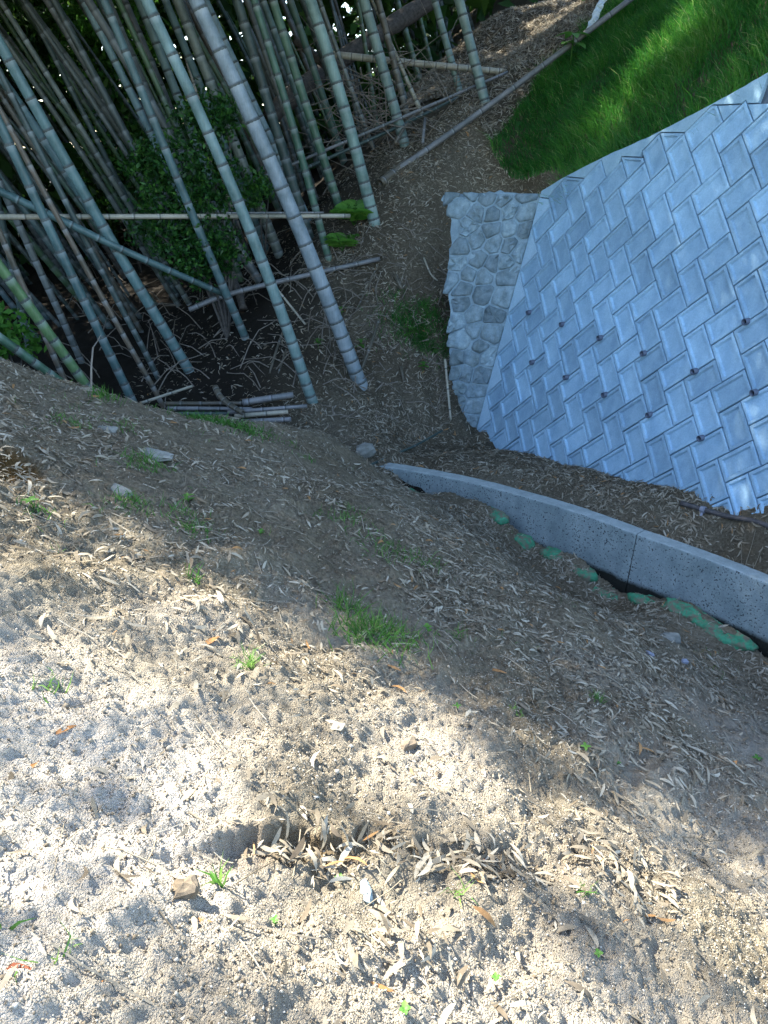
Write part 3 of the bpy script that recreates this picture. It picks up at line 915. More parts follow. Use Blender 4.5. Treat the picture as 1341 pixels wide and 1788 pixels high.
bags = [((728, 858), 0.15, 'small green sandbag almost buried near the far end of the drain curb'),
        ((850, 905), 0.13, 'small green sandbag half buried left of the dark ditch opening'),
        ((945, 940), 0.12, 'mostly buried green sandbag, third from the far end of the ditch'),
        ((1000, 965), 0.14, 'green sandbag a short way left of the curb joint, soil on its middle'),
        ((1050, 990), 0.15, 'bright green sandbag just left of the curb joint'),
        ((1095, 1016), 0.15, 'green sandbag directly below the curb joint'),
        ((1140, 1044), 0.15, 'green sandbag just right of the curb joint below the ditch'),
        ((1185, 1070), 0.15, 'green sandbag with soil on top, third from the right edge'),
        ((1226, 1090), 0.15, 'green sandbag second from the right edge beside the ditch'),
        ((1268, 1114), 0.20, 'largest green sandbag at the lower right end of the ditch')]
for i, ((px, py), r_, lab) in enumerate(bags):
    # stand it on the ditch's near edge
    p = hit_ground(px, py)
    k = np.argmin(np.hypot(curb_s[:, 0] - p[0], curb_s[:, 1] - p[1]))
    t = curb_s[min(k + 1, len(curb_s) - 1)] - curb_s[k - 1]; t /= np.linalg.norm(t)
    nrm = np.array([t[1], -t[0], 0])
    q = curb_s[k] + nrm * 0.20
    v, f = lump(r_ * 1.12, 0.085, 0.06, 100 + i, 30, 16, 0.8, 0.2)
    v = v * (1 + 0.10 * vnoise(v[:, 0] * 26 + i * 7, v[:, 1] * 26, 6) + 0.07 * vnoise(v[:, 0] * 60 + i, v[:, 1] * 50 + v[:, 2] * 40, 7))[:, None]
    v = rot_z(v, math.atan2(t[1], t[0]) + random.uniform(-0.2, 0.2)) + np.array([q[0], q[1], gz(q[0] + nrm[0] * 0.06, q[1] + nrm[1] * 0.06) - 0.028])
    solo('sandbag', v, f, m_bag, lab, 'sandbag', 'green sandbags along the ditch', True)

def stone(px, py, rx, ry, rz, rotz, lab, mat=m_rock, seed=1, sink=0.3, power=0.7, rough=0.16, name='stone'):
    p = hit_ground(px, py)
    v, f = lump(rx, ry, rz, seed, 12, 8, power, rough)
    v = rot_z(v, rotz) + np.array([p[0], p[1], p[2] + rz * (1 - 2 * sink)])
    return solo(name, v, f, mat, lab, 'stone', None, False)
stone(638, 796, 0.105, 0.08, 0.075, 0.1, 'rounded pale stone at the far end of the drain curb', seed=3, sink=0.1)
stone(268, 796, 0.14, 0.05, 0.022, -0.5, 'long flat pale stone beside a grass tuft on the upper left slope', seed=4, sink=0.25)
stone(200, 856, 0.13, 0.035, 0.018, -0.6, 'narrow flat pale stone half buried in litter on the left slope', seed=5, sink=0.3)
stone(187, 753, 0.07, 0.03, 0.02, -0.2, 'small flat pale stone just below the left ridge', seed=6, sink=0.25)
stone(1170, 1118, 0.07, 0.05, 0.03, -0.1, 'flat grey stone lying in litter below the green sandbags', seed=7, sink=0.2)
stone(325, 1562, 0.030, 0.026, 0.028, 0.3, 'angular brown stone jutting from the small soil ledge in front', m_brownrock, 8, 0.25, 0.55, 0.25)
stone(715, 1302, 0.03, 0.022, 0.016, 0.4, 'small grey-brown stone in the sunlit soil near the middle', m_brownrock, 10, 0.3, 0.6, 0.2)
stone(1195, 1157, 0.024, 0.02, 0.016, 0.1, 'small lilac-grey pebble below the sandbags, beside a paler chip', m_blue, 11, 0.2)
stone(1133, 1143, 0.035, 0.014, 0.012, -0.6, 'pale lilac chip lying left of the lilac-grey pebble', m_blue, 12, 0.2)
stone(640, 1566, 0.014, 0.034, 0.022, 0.3, 'blue-grey stone standing at the leafy pit in front', m_curb, 13, 0.25, 0.6, 0.2)

# ------------------------------------------------------------------ bamboo
GAPS = [(at(1195, 70, 8.15), 0.30), (at(1165, 110, 8.3), 0.24), (at(1085, 195, 8.4), 0.18), (at(1060, 225, 8.3), 0.15), (at(1215, 40, 8.3), 0.25)]
def gap_dist(P):                    # smallest distance of points to the sight lines from the sunlit grass to the sun, less their radius
    P = np.atleast_2d(P); best = np.full(len(P), 9.0)
    for g, r0 in GAPS:
        d = P - g; t = d @ SUN
        best = np.minimum(best, np.linalg.norm(d - t[:, None] * SUN, axis=1) - r0)
    return best
COLS = {'blue': (0.13, 0.215, 0.22), 'lilac': (0.20, 0.26, 0.30), 'green': (0.07, 0.145, 0.095), 'teal': (0.075, 0.135, 0.13), 'dark': (0.05, 0.078, 0.068),
        'grey': (0.115, 0.135, 0.12), 'brown': (0.12, 0.105, 0.075), 'pale': (0.155, 0.235, 0.20), 'tan': (0.36, 0.33, 0.25), 'lime': (0.095, 0.18, 0.075), 'ash': (0.19, 0.19, 0.185)}

def culm_geo(path_fn, length, r0, r1, n0=0.14, n1=0.34, detail=3.5, sides=11, lod=False, below=0.0, seed=0):
    """path_fn(t)-> point; swollen nodes; returns verts, faces, bloom, dark, node list"""
    r_ = random.Random(seed)
    nodes = []; t = -below + r_.uniform(0.02, n0)
    while t < length - 0.05:
        nodes.append(t)
        t += (n0 + (n1 - n0) * min(1, max(t, 0) / 2.2)) * r_.uniform(0.9, 1.1)
    ts = [(-below, 1.0, 0, 0)]
    for nd in nodes:
        if lod or nd > detail:
            ts += [(nd - 0.05, 1.0, 0.2, 0), (nd, 1.06, 0.9, 0.5), (nd + 0.02, 1.0, 0, 0.6), (nd + 0.05, 1.0, 0, 0)] if nd < detail else [(nd, 1.03, 0.3, 0.3)]
        else:
            ts += [(nd - 0.065, 1.0, 0, 0), (nd - 0.005, 1.02, 1, 0), (nd + 0.003, 1.075, 0.2, 0.9), (nd + 0.012, 1.06, 0, 1), (nd + 0.020, 0.985, 0, 0.5), (nd + 0.030, 1.0, 0, 0)]
    ts.append((length, 1.0, 0, 0))
    pts = np.array([path_fn(q[0]) for q in ts])
    rad = np.array([(r0 + (r1 - r0) * (max(q[0], 0) / length) ** 1.3) * q[1] for q in ts])
    v, f = tube(pts, rad, sides)
    bl = np.repeat([q[2] for q in ts], sides); dk = np.repeat([q[3] for q in ts], sides)
    return v, f, bl, dk, nodes

# one ring mesh shared by the nodes of the nearest culms
def ring_mesh():
    n = 12; prof = [(1.0, -0.010), (1.075, -0.004), (1.095, 0.003), (1.06, 0.010), (0.99, 0.016)]
    v = [(rr * math.cos(2 * math.pi * i / n), rr * math.sin(2 * math.pi * i / n), z) for rr, z in prof for i in range(n)]
    f = [(k * n + i, k * n + (i + 1) % n, (k + 1) * n + (i + 1) % n, (k + 1) * n + i) for k in range(4) for i in range(n)]
    return mk_mesh('node_ring', v, f, m_ring, True)
RING = ring_mesh()

def rhombi(P, D, S, ln, wd, rnd, lift=0.12):
    """leaf-shaped quads: centre base P, direction D, side S"""
    D = D / (np.linalg.norm(D, axis=1)[:, None] + 1e-9)
    S = S - D * (S * D).sum(1)[:, None]; S = S / (np.linalg.norm(S, axis=1)[:, None] + 1e-9)
    up = np.cross(D, S)
    ln = np.asarray(ln)[:, None]; wd = np.asarray(wd)[:, None]
    a = P; c = P + D * ln - up * ln * lift
    m1 = P + D * ln * 0.42 + S * wd * 0.5 + up * wd * 0.15; m2 = P + D * ln * 0.42 - S * wd * 0.5 + up * wd * 0.15
    v = np.stack([a, m1, c, m2], 1).reshape(-1, 3)
    n = len(P)
    f = np.arange(n * 4).reshape(n, 4)
    return v, f, np.repeat(rnd, 4)

def crown_mesh(seed, nleaf=1500):
    r_ = np.random.default_rng(seed)
    br = 46
    zb = r_.uniform(4.6, 11.2, br); az = r_.uniform(0, 2 * math.pi, br)
    ln = np.interp(zb, [4.6, 7, 11.2], [0.9, 1.6, 0.7]) * r_.uniform(0.7, 1.2, br)
    k = r_.integers(0, br, nleaf); t = r_.beta(1.8, 1.2, nleaf)
    x = np.cos(az[k]) * ln[k] * t; y = np.sin(az[k]) * ln[k] * t; z = zb[k] + 0.5 * t * ln[k] - 0.55 * t * t * ln[k]
    P = np.stack([x, y, z], 1) + r_.normal(0, 0.10, (nleaf, 3))
    D = np.stack([np.cos(az[k]), np.sin(az[k]), np.full(nleaf, -0.6)], 1) + r_.normal(0, 0.7, (nleaf, 3))
    return rhombi(P, D, r_.normal(0, 1, (nleaf, 3)), r_.uniform(0.13, 0.26, nleaf), r_.uniform(0.028, 0.05, nleaf), r_.random(nleaf))
CROWNS = []
for k in range(3):
    v, f, r_ = crown_mesh(50 + k)
    CROWNS.append(mk_mesh('crown', v, f, m_canopy, False, {'rnd': r_}))

def ext_down(B, d):
    t = 0.0
    for _ in range(80):
        q = B - d * t
        if q[2] < gz(q[0], q[1]) - 0.08: break
        t += 0.06
    return t

def add_bamboo(B, d, dia, colname, label, group, lod=False, rings=False, bend=None, seed=0, length=11.5, cvar=0.12, crown=True):
    r_ = random.Random(seed * 31 + 5)
    below = ext_down(B, d)
    root = B - d * max(below - 0.08, 0)
    if bend is None: bend = np.array([r_.uniform(-1.2, -0.1), r_.uniform(-0.5, 0.5), -0.4])
    bow = np.array([r_.uniform(-0.06, 0.06), r_.uniform(-0.04, 0.04), 0])
    fn = lambda t: B + d * t + bend * (max(t, 0) / length) ** 3 * 1.6 + bow * math.sin(min(max(t, 0), 4.0) / 4.0 * math.pi)
    v, f, bl, dk, nodes = culm_geo(fn, length, dia / 2, dia * 0.14, lod=lod, detail=4.5 if not lod else 6.5, sides=6 if lod else 11, below=below, seed=seed)
    t = thing('bamboo', root, label, 'bamboo', group)
    c = child('culm', v, f, m_bam, t, True, {'bloom': bl, 'dark': dk}, off=root)
    base = np.array(COLS[colname]); k = 1 + r_.uniform(-cvar, cvar)
    cc_ = base * k * (0.72 if lod else 1.0) * np.array([1 + r_.uniform(-0.08, 0.08), 1, 1 + r_.uniform(-0.08, 0.08)])  # distant culms darkened in colour for the shade inside the grove
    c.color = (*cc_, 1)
    q = Vector(d).to_track_quat('Z', 'Y')
    if crown and gap_dist(np.array([fn(q) for q in np.linspace(4.5, length, 10)])).min() > 0.75:
        cr_ = link('crown', CROWNS[seed % 3], parent=t)
        # the crown sits on the culm's upper part
        cr_.rotation_mode = 'QUATERNION'
        cr_.rotation_quaternion = q @ Quaternion((0, 0, 1), r_.uniform(0, 6.28))
        cr_.location = B + bend * 0.5 - root
    if rings:
        for nd in nodes:
            p = fn(nd); px, py, Z = project(p)
            if not (-30 < px < 1370 and -30 < py < 1000) or nd > 5: continue
            rr = (dia / 2 + (dia * 0.14 - dia / 2) * (max(nd, 0) / length) ** 1.3)
            o = link('node_ring', RING, p - root, t)
            o.rotation_mode = 'QUATERNION'; o.rotation_quaternion = q
            o.scale = (rr, rr, 0.8 + 0.2 * rr / 0.08)
    return t

def lean_dir(p0, p1, slack=0.0):
    m = np.cross(ray(*p0), ray(*p1)); m /= np.linalg.norm(m)
    d = np.array([0, 0, 1.0]) - m * m[2]
    d /= np.linalg.norm(d)
    # extra tilt within the plane of sight (towards or away from the photographer)
    s_ = np.cross(m, d)
    d = d + s_ * slack
    return d / np.linalg.norm(d)

GB = 'bamboo culms of the grove'
# base pixel, upper pixel, depth, width px, colour, label
CULMS = [
 ((622, 652), (350, 0), 9.0, 25, 'lilac', 'thickest lilac-grey bamboo culm rooted on the bank left of the stone wall'),
 ((545, 700), (268, 0), 8.7, 19, 'blue', 'tall blue-grey bamboo culm rooted just above the stacked cut poles'),
 ((655, 393), (538, 0), 9.9, 20, 'pale', 'bright green-grey bamboo culm rooted beside the bright fern on the bank'),
 ((706, 250), (638, 0), 10.7, 18, 'pale', 'bright bamboo culm rooted right of the tangle of dead twigs'),
 ((848, 182), (805, 0), 10.8, 17, 'pale', 'bamboo culm standing alone nearest the grass bank, beside the long grey pole'),
 ((803, 160), (763, 0), 11.4, 12, 'pale', 'slender pale green bamboo culm just left of the one nearest the grass'),
 ((572, 445), (440, 0), 9.8, 13, 'green', 'deep green bamboo culm rooted left of the fern behind the horizontal rail'),
 ((594, 366), (481, 0), 10.3, 15, 'green', 'deep green bamboo culm rooted just behind the right end of the rail'),
 ((716, 225), (655, 0), 11.2, 11, 'brown', 'brownish dead bamboo culm close behind the bright one right of the twigs'),
 ((655, 268), (565, 0), 11.3, 8, 'grey', 'thin grey bamboo culm standing in the tangle of dead twigs'),
 ((332, 650), (0, 57), 9.4, 18, 'blue', 'long blue-green bamboo culm leaning left, rooted in the dark hollow'),
 ((300, 595), (0, 131), 9.7, 14, 'teal', 'teal bamboo culm leaning left close beside the long blue-green one'),
 ((161, 688), (0, 474), 7.3, 17, 'lime', 'sunlit green bamboo culm leaning left behind the soil ridge'),
 ((140, 692), (-10, 586), 7.1, 15, 'green', 'strongly tilted green bamboo culm lying low over the left ridge'),
 ((75, 668), (-10, 624), 6.9, 11, 'grey', 'grey bamboo culm lowest at the left edge, nearly flat on the ridge'),
 ((118, 676), (0, 394), 7.8, 10, 'brown', 'brownish thin bamboo culm behind the sunlit green one at the left edge'),
 ((231, 700), (0, 205), 8.0, 15, 'teal', 'dark teal bamboo culm reaching the ridge left of the pale stick'),
 ((268, 678), (10, 188), 8.6, 9, 'brown', 'slim brownish bamboo culm just right of the dark teal one at the ridge'),
 ((255, 618), (20, 150), 9.2, 10, 'dark', 'slim dark bamboo culm ending in shadow left of the two leaning blue ones'),
 ((433, 600), (270, 190), 9.5, 14, 'teal', 'dark teal bamboo culm coming out below the leafy shrub on the bank'),
 ((330, 530), (10, 10), 11.0, 10, 'grey', 'thin grey bamboo culm crossing the upper left corner of the grove'),
 ((300, 500), (57, 20), 11.5, 9, 'dark', 'thin dark bamboo culm beside the thin grey one at the upper left'),
 ((345, 470), (87, 0), 11.2, 11, 'grey', 'beige-grey bamboo culm passing left of the leafy shrub'),
 ((340, 400), (144, 0), 10.8, 13, 'blue', 'blue bamboo culm ending behind the left half of the leafy shrub'),
 ((365, 420), (188, 0), 10.9, 17, 'grey', 'broad grey-brown bamboo culm ending behind the top of the leafy shrub'),
 ((370, 390), (215, 0), 11.8, 15, 'grey', 'grey bamboo culm right of the broad grey-brown one behind the shrub'),
 ((385, 360), (245, 0), 11.4, 15, 'blue', 'blue-grey bamboo culm close left of the tall blue-grey one'),
 ((430, 350), (289, 0), 11.0, 13, 'teal', 'teal bamboo culm between the tall blue-grey and the dull wide one'),
 ((470, 400), (315, 0), 10.6, 17, 'grey', 'dull grey wide bamboo culm with sunlit streaks left of the thickest'),
 ((500, 300), (363, 0), 10.5, 13, 'blue', 'blue-green bamboo culm crossing just behind the thickest lilac-grey one'),
 ((545, 430), (417, 0), 10.4, 17, 'dark', 'dark grey-green wide bamboo culm right of the thickest lilac-grey one'),
 ((575, 320), (461, 0), 10.9, 12, 'teal', 'teal bamboo culm behind the pair of deep green ones'),
 ((739, 205), (682, 74), 11.2, 8, 'tan', 'short mottled dead bamboo cane leaning right of the brownish culm'),
 ((40, 560), (-40, 180), 9.8, 11, 'dark', 'dark bamboo culm at the far left edge behind the leaning pole'),
 ((110, 560), (-20, 270), 9.6, 12, 'grey', 'grey bamboo culm crossing behind the left end of the leaning pole'),
 ((395, 330), (340, 150), 11.9, 9, 'tan', 'thin pale sunlit bamboo cane seen between culms above the shrub'),
]
for i, (p0, p1, Z, w, cn, lab) in enumerate(CULMS):
    B = at(p0[0], p0[1], Z)
    short = 'cane' in lab
    add_bamboo(B, lean_dir(p0, p1), w * Z / FPX, cn, lab, GB, rings=(w >= 13), seed=i, length=2.2 if short else 11.5, crown=not short, bend=np.zeros(3) if short else None)

# the dense grove farther back
r_ = random.Random(11)
nback = 0
pts_b = []
while nback < 250:
    y = 10.6 + 16 * r_.random() ** 1.7; x = r_.uniform(-14, 5.5)
    if x > -1.3 + (y - 10.6) * 0.36: continue
    if any(math.hypot(x - a, y - b_) < 0.35 for a, b_ in pts_b): continue
    z = gz(x, y)
    px, py, Z = project((x, y, z))
    if px < -600 or px > 1000: continue
    pts_b.append((x, y))
    vx, vy = 1099 - px + r_.gauss(0, 90), 1707 - py
    d = lean_dir((px, py), (px - vx * 0.2, py - vy * 0.2), r_.uniform(-0.08, 0.08))
    cn = r_.choice(['dark', 'dark', 'grey', 'teal', 'brown', 'grey', 'green', 'lime'])
    word = {'dark': 'slim blackish', 'grey': 'slim dull grey', 'teal': 'slim dark teal', 'brown': 'slim brownish', 'green': 'slim deep green', 'lime': 'slim yellow-green'}
    tx = px - (py - 120) * vx / vy
    reg = 'in the upper left corner' if tx < 130 else 'behind the leafy shrub' if tx < 340 else 'behind the thickest culm' if tx < 540 else 'behind the fallen trunk'
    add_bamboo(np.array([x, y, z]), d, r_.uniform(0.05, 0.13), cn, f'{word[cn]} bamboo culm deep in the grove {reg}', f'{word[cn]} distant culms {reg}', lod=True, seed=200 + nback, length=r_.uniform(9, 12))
    nback += 1

# ------------------------------------------------------------------ cut and fallen poles
def pole(pts, dia, colname, label, name='bamboo_pole', cat='pole', group=None, node=0.28, hollow=True, sides=10, taper=0.85, mat=m_bam):
    P = np.array(pts, float)
    if len(P) > 2: P = catmull(P, 6)
    seg = np.linalg.norm(np.diff(P, axis=0), axis=1); cum = np.concatenate([[0], np.cumsum(seg)]); L = cum[-1]
    fn = lambda t: np.array([np.interp(t, cum, P[:, k]) for k in range(3)])
    r0 = dia / 2; ts = [(0, 1, 0, 0)]; t = node * random.uniform(0.2, 0.9)
    extra = list(cum[1:-1]) if len(P) > 2 else []
    while t < L - 0.04:
        ts += [(t - 0.03, 1, 0, 0), (t - 0.006, 1.03, 0.7, 0), (t + 0.003, 1.08, 0, 1), (t + 0.012, 1.0, 0, 0.7), (t + 0.02, 1, 0, 0)]
        t += node * random.uniform(0.9, 1.1)
    ts += [(e, 1, 0, 0) for e in extra if all(abs(e - q[0]) > 0.02 for q in ts)]
    ts.append((L, 1, 0, 0)); ts.sort()
    pp = np.array([fn(q[0]) for q in ts]); rad = np.array([r0 * (1 + (taper - 1) * q[0] / L) * q[1] for q in ts])
    v, f = tube(pp, rad, sides, cap=not hollow)
    bl = np.repeat([q[2] for q in ts], sides).tolist(); dk = np.repeat([q[3] for q in ts], sides).tolist()
    if hollow:                       # wall thickness, then a dark recessed floor at either end
        v = list(v); n0 = len(v)
        tdir, aa, bb = frames(pp)
        for e, sg in ((0, 1), (-1, -1)):
            st = 0 if e == 0 else (len(ts) - 1) * sides
            for depth, sc_ in ((0.0, 0.72), (0.09, 0.68)):
                for k in range(sides):
                    v.append(pp[e] + (np.array(v[st + k]) - pp[e]) * sc_ + tdir[e] * sg * depth); bl.append(0); dk.append(0 if depth == 0 else 1)
            b0 = n0; n0 += 2 * sides
            for k in range(sides):
                k2 = (k + 1) % sides
                f.append((st + k, b0 + k, b0 + k2, st + k2) if e == 0 else (st + k, st + k2, b0 + k2, b0 + k))
                f.append((b0 + k, b0 + sides + k, b0 + sides + k2, b0 + k2) if e == 0 else (b0 + k, b0 + k2, b0 + sides + k2, b0 + sides + k))
            f.append(tuple(range(b0 + sides, b0 + 2 * sides)))
        v = np.array(v)
    o = solo(name, v, f, mat, label, cat, group, True, {'bloom': bl, 'dark': dk})
    o.color = (*COLS[colname], 1)
    return o

A = at
pole([A(-60, 379, 8.0), A(611, 377, 9.3)], 0.062, 'tan', 'pale tan horizontal bamboo rail tied across the left culms', node=0.30)
pole([A(395, 372, 8.75), A(565, 371, 9.15)], 0.024, 'ash', 'thin grey cane just above the right part of the horizontal rail', node=0.2, hollow=False)
pole([A(-30, 320, 7.8), A(100, 381, 8.1), A(225, 441, 8.5), A(392, 514, 9.25)], 0.088, 'teal', 'teal bamboo pole slanting down to the right behind the horizontal rail', node=0.27)
pole([A(330, 541, 9.35), A(420, 508, 9.4), A(663, 452, 9.66)], 0.066, 'ash', 'lilac-grey cut bamboo pole resting on the bank behind the two front culms', node=0.3)
pole([A(580, 95, 11.0), A(700, 108, 11.1), A(884, 126, 11.3)], 0.10, 'tan', 'mottled brown and white fallen bamboo log lying across the upper slope', node=0.16)
pole([A(428, 322, 10.2), A(700, 206, 10.5), A(886, 126, 11.1)], 0.045, 'ash', 'grey fallen cane running up the slope under the mottled log', node=0.3)
pole([A(520, 300, 10.4), A(700, 219, 10.6), A(800, 170, 11.0)], 0.05, 'dark', 'darker fallen cane lying close below the grey fallen cane', node=0.3)
pole([A(662, 319, 10.25), A(860, 180, 10.3), A(1115, -12, 9.85)], 0.082, 'ash', 'long straight grey pole lying up the slope along the edge of the grass', node=0.5, taper=0.9)
pole([A(664, 320, 10.12), A(710, 284, 10.35)], 0.12, 'brown', 'short thick brown bamboo piece at the lower end of the long grey pole', node=0.22)
pole([A(777, 627, 9.25), A(787, 733, 9.1)], 0.032, 'tan', 'pale tan stick leaning beside the foot of the stone wall', name='stick', cat='stick', node=0.26, hollow=False)
pole([A(246, 704, 8.2), A(336, 674, 8.35)], 0.034, 'tan', 'pale tan stick poking out behind the ridge left of the stacked poles', name='stick', cat='stick', node=0.3, hollow=False)
PILE = 'cut bamboo poles stacked in the hollow'
for a, b_, w, lab, cn in [((424, 703, 8.5), (512, 689, 8.5), 0.078, 'thick cut bamboo pole on top of the right end of the stack', 'ash'),
                   ((398, 720, 8.4), (536, 709, 8.4), 0.050, 'long thin cut bamboo pole sticking farthest right out of the stack', 'ash'),
                   ((410, 727, 8.32), (503, 719, 8.32), 0.056, 'cut bamboo pole second from the bottom of the stack at its right end', 'tan'),
                   ((405, 738, 8.25), (508, 732, 8.25), 0.064, 'lowest cut bamboo pole in the stack, against the soil', 'ash'),
                   ((290, 705, 8.55), (430, 704, 8.6), 0.052, 'uppermost cut bamboo pole at the left end of the stack', 'brown'),
                   ((292, 713, 8.5), (440, 714, 8.5), 0.05, 'middle cut bamboo pole at the left end of the stack', 'ash'),
                   ((305, 723, 8.4), (440, 722, 8.45), 0.052, 'lower cut bamboo pole at the left end of the stack', 'dark')]:
    pole([A(*a), A(*b_)], w, cn, lab, group=PILE, node=0.24)
pole([A(376, 676, 8.5), A(384, 692, 8.4), A(400, 706, 8.28), A(424, 721, 8.15)], 0.072, 'brown', 'bent brown bamboo stump lying across the stacked poles with an open end', node=0.12)
STK = 'loose sticks on the bank'
for pts, w, cn, lab in [([A(615, 557, 9.4), A(660, 462, 9.6)], 0.018, 'brown', 'thin dark stick leaning below the end of the lilac-grey pole'),
                    ([A(632, 643, 9.0), A(648, 600, 9.1), A(662, 558, 9.3)], 0.042, 'brown', 'thick brown stick leaning right of the foot of the thickest culm'),
                    ([A(464, 680, 8.9), A(480, 620, 9.1), A(496, 574, 9.3)], 0.034, 'brown', 'dark stick standing between the two front culms and the stacked poles'),
                    ([A(476, 682, 8.9), A(500, 610, 9.1)], 0.028, 'brown', 'short dark stick standing just left of the tall blue-grey culm'),
                    ([A(479, 499, 9.3), A(508, 535, 9.3), A(533, 566, 9.2)], 0.03, 'tan', 'curved pale stick hanging between the two front culms'),
                    ([A(636, 817, 7.95), A(680, 797, 8.2), A(725, 778, 8.5), A(772, 752, 8.85)], 0.03, 'dark', 'dark curved branch lying behind the far end of the curb'),
                    ([A(700, 640, 9.2), A(705, 665, 9.15)], 0.035, 'brown', 'short brown stub standing in the bank below the dim grass patch'),
                    ([A(535, 616, 9.35), A(575, 614, 9.3)], 0.04, 'ash', 'short pale broken piece of cane left of the foot of the thickest culm'),
                    ([A(690, 480, 9.5), A(702, 505, 9.45)], 0.05, 'brown', 'stubby broken stick in the bank right of the lilac-grey pole end'),
                    ([A(740, 450, 9.55), A(752, 478, 9.5), A(764, 490, 9.5)], 0.022, 'tan', 'thin pale root on the bank beside the stone wall'),
                    ([A(392, 408, 9.6), A(440, 460, 9.5)], 0.025, 'tan', 'thin pale twig slanting below the rail right of the leafy shrub'),
                    ([A(690, 250, 10.4), A(708, 220, 10.6), A(725, 200, 10.8)], 0.05, 'brown', 'thick dead stick propped at the foot of the bright culm by the twigs'),
                    ([A(738, 250, 10.4), A(742, 207, 10.6)], 0.045, 'ash', 'short grey dead stick standing right of the propped one')]:
    pole(pts, w, cn, lab, name='stick', cat='stick', group=STK, node=0.5, hollow=False, sides=7)
# dead trunk lying far back
def trunk(pts, r0, r1, lab, name='fallen_log', cat='log', mat=m_bark, seed=0):
    P = catmull(np.array(pts), 8); n = len(P)
    rad = np.linspace(r0, r1, n) * (1 + 0.16 * np.array([float(vnoise(i * 0.7, 3.1, seed)) for i in range(n)]))
    v, f = tube(P, rad, 10)
    v = v + 0.03 * np.stack([vnoise(v[:, 0] * 9, v[:, 2] * 9, 5), vnoise(v[:, 1] * 9, v[:, 0] * 9, 6), vnoise(v[:, 2] * 9, v[:, 1] * 9, 7)], 1)
    return solo(name, v, f, mat, lab, cat, None, True)
trunk([A(470, 205, 12.4), A(545, 140, 12.6), A(660, 60, 12.8), A(760, -5, 13.0)], 0.15, 0.14, 'thick dead grey tree trunk slanting behind the bamboo near the top', seed=1)
trunk([A(515, 70, 12.0), A(560, 105, 12.0), A(622, 160, 12.0)], 0.07, 0.06, 'shorter dead branch crossing behind the bright culm by the fern', 'dead_branch', 'branch', seed=2)
trunk([A(380, 420, 10.4), A(405, 480, 10.0), A(425, 540, 9.8)], 0.05, 0.06, 'dark brown dead sapling standing right of the leafy shrub', 'dead_sapling', 'sapling', seed=3)

# black pipe with clamp on the bench
hp0, hp1, hp2 = hit_ground(1188, 884), hit_ground(1260, 905), hit_ground(1345, 928)
hp3 = hp2 + (hp2 - hp1) * 0.6; hp3[2] = gz(hp3[0], hp3[1])
hpt = np.array([hp0, hp1, hp2, hp3]) + np.array([0, 0, 0.03])
hp = thing('black_pipe', hp0, 'black plastic pipe with a clamp lying in leaf litter below the block wall', 'pipe')
v, f = tube(catmull(hpt, 8), 0.021, 10)
child('pipe', v, f, m_hose, hp, True, off=hp0)
cpt = hpt[0] + (hpt[1] - hpt[0]) * 0.55
tt = (hpt[1] - hpt[0]) / np.linalg.norm(hpt[1] - hpt[0])
v, f = tube([cpt - tt * 0.02, cpt + tt * 0.02], 0.028, 10)
v2, f2 = tube([cpt + np.array([0, 0, -0.01]) - nb * 0.0, cpt + np.array([-0.02, -0.02, -0.05])], 0.012, 6)
child('clamp', np.vstack([v, v2]), f + [tuple(i + len(v) for i in q) for q in f2], m_blue, hp, off=hp0)
# white netting strip on the grass bank
np0, np1 = A(1030, 50, 10.2), A(1056, -10, 10.4)
nv = []; nn = 14
for i in range(nn + 1):
    c_ = np0 + (np1 - np0) * i / nn
    for j, w in enumerate((-0.05, -0.02, 0.02, 0.05)):
        nv.append(c_ + np.array([w + 0.01 * math.sin(i * 1.7), 0.02 * math.cos(i * 2.1 + j), 0.012 * math.sin(j * 2 + i)]))
nf = [(i * 4 + j, i * 4 + j + 1, (i + 1) * 4 + j + 1, (i + 1) * 4 + j) for i in range(nn) for j in range(3)]
o = solo('netting_strip', nv, nf, m_tape, 'strip of white netting hanging by the long grey pole at the top of the grass', 'netting')
sm = o.modifiers.new('thick', 'SOLIDIFY'); sm.thickness = 0.01

# ------------------------------------------------------------------ leaf litter, crumbs
def normals(zf, x, y, e=0.03):
    dx = (zf(x + e, y) - zf(x - e, y)) / (2 * e); dy = (zf(x, y + e) - zf(x, y - e)) / (2 * e)
    n = np.stack([-dx, -dy, np.ones_like(dx)], 1)
    return n / np.linalg.norm(n, axis=1)[:, None]

def in_view(x, y, z, m=60):
    px, py, Z = project(np.stack([x, y, z], 1))
    return (Z > 0.3) & (px > -m) & (px < 1341 + m) & (py > -m) & (py < 1788 + m)

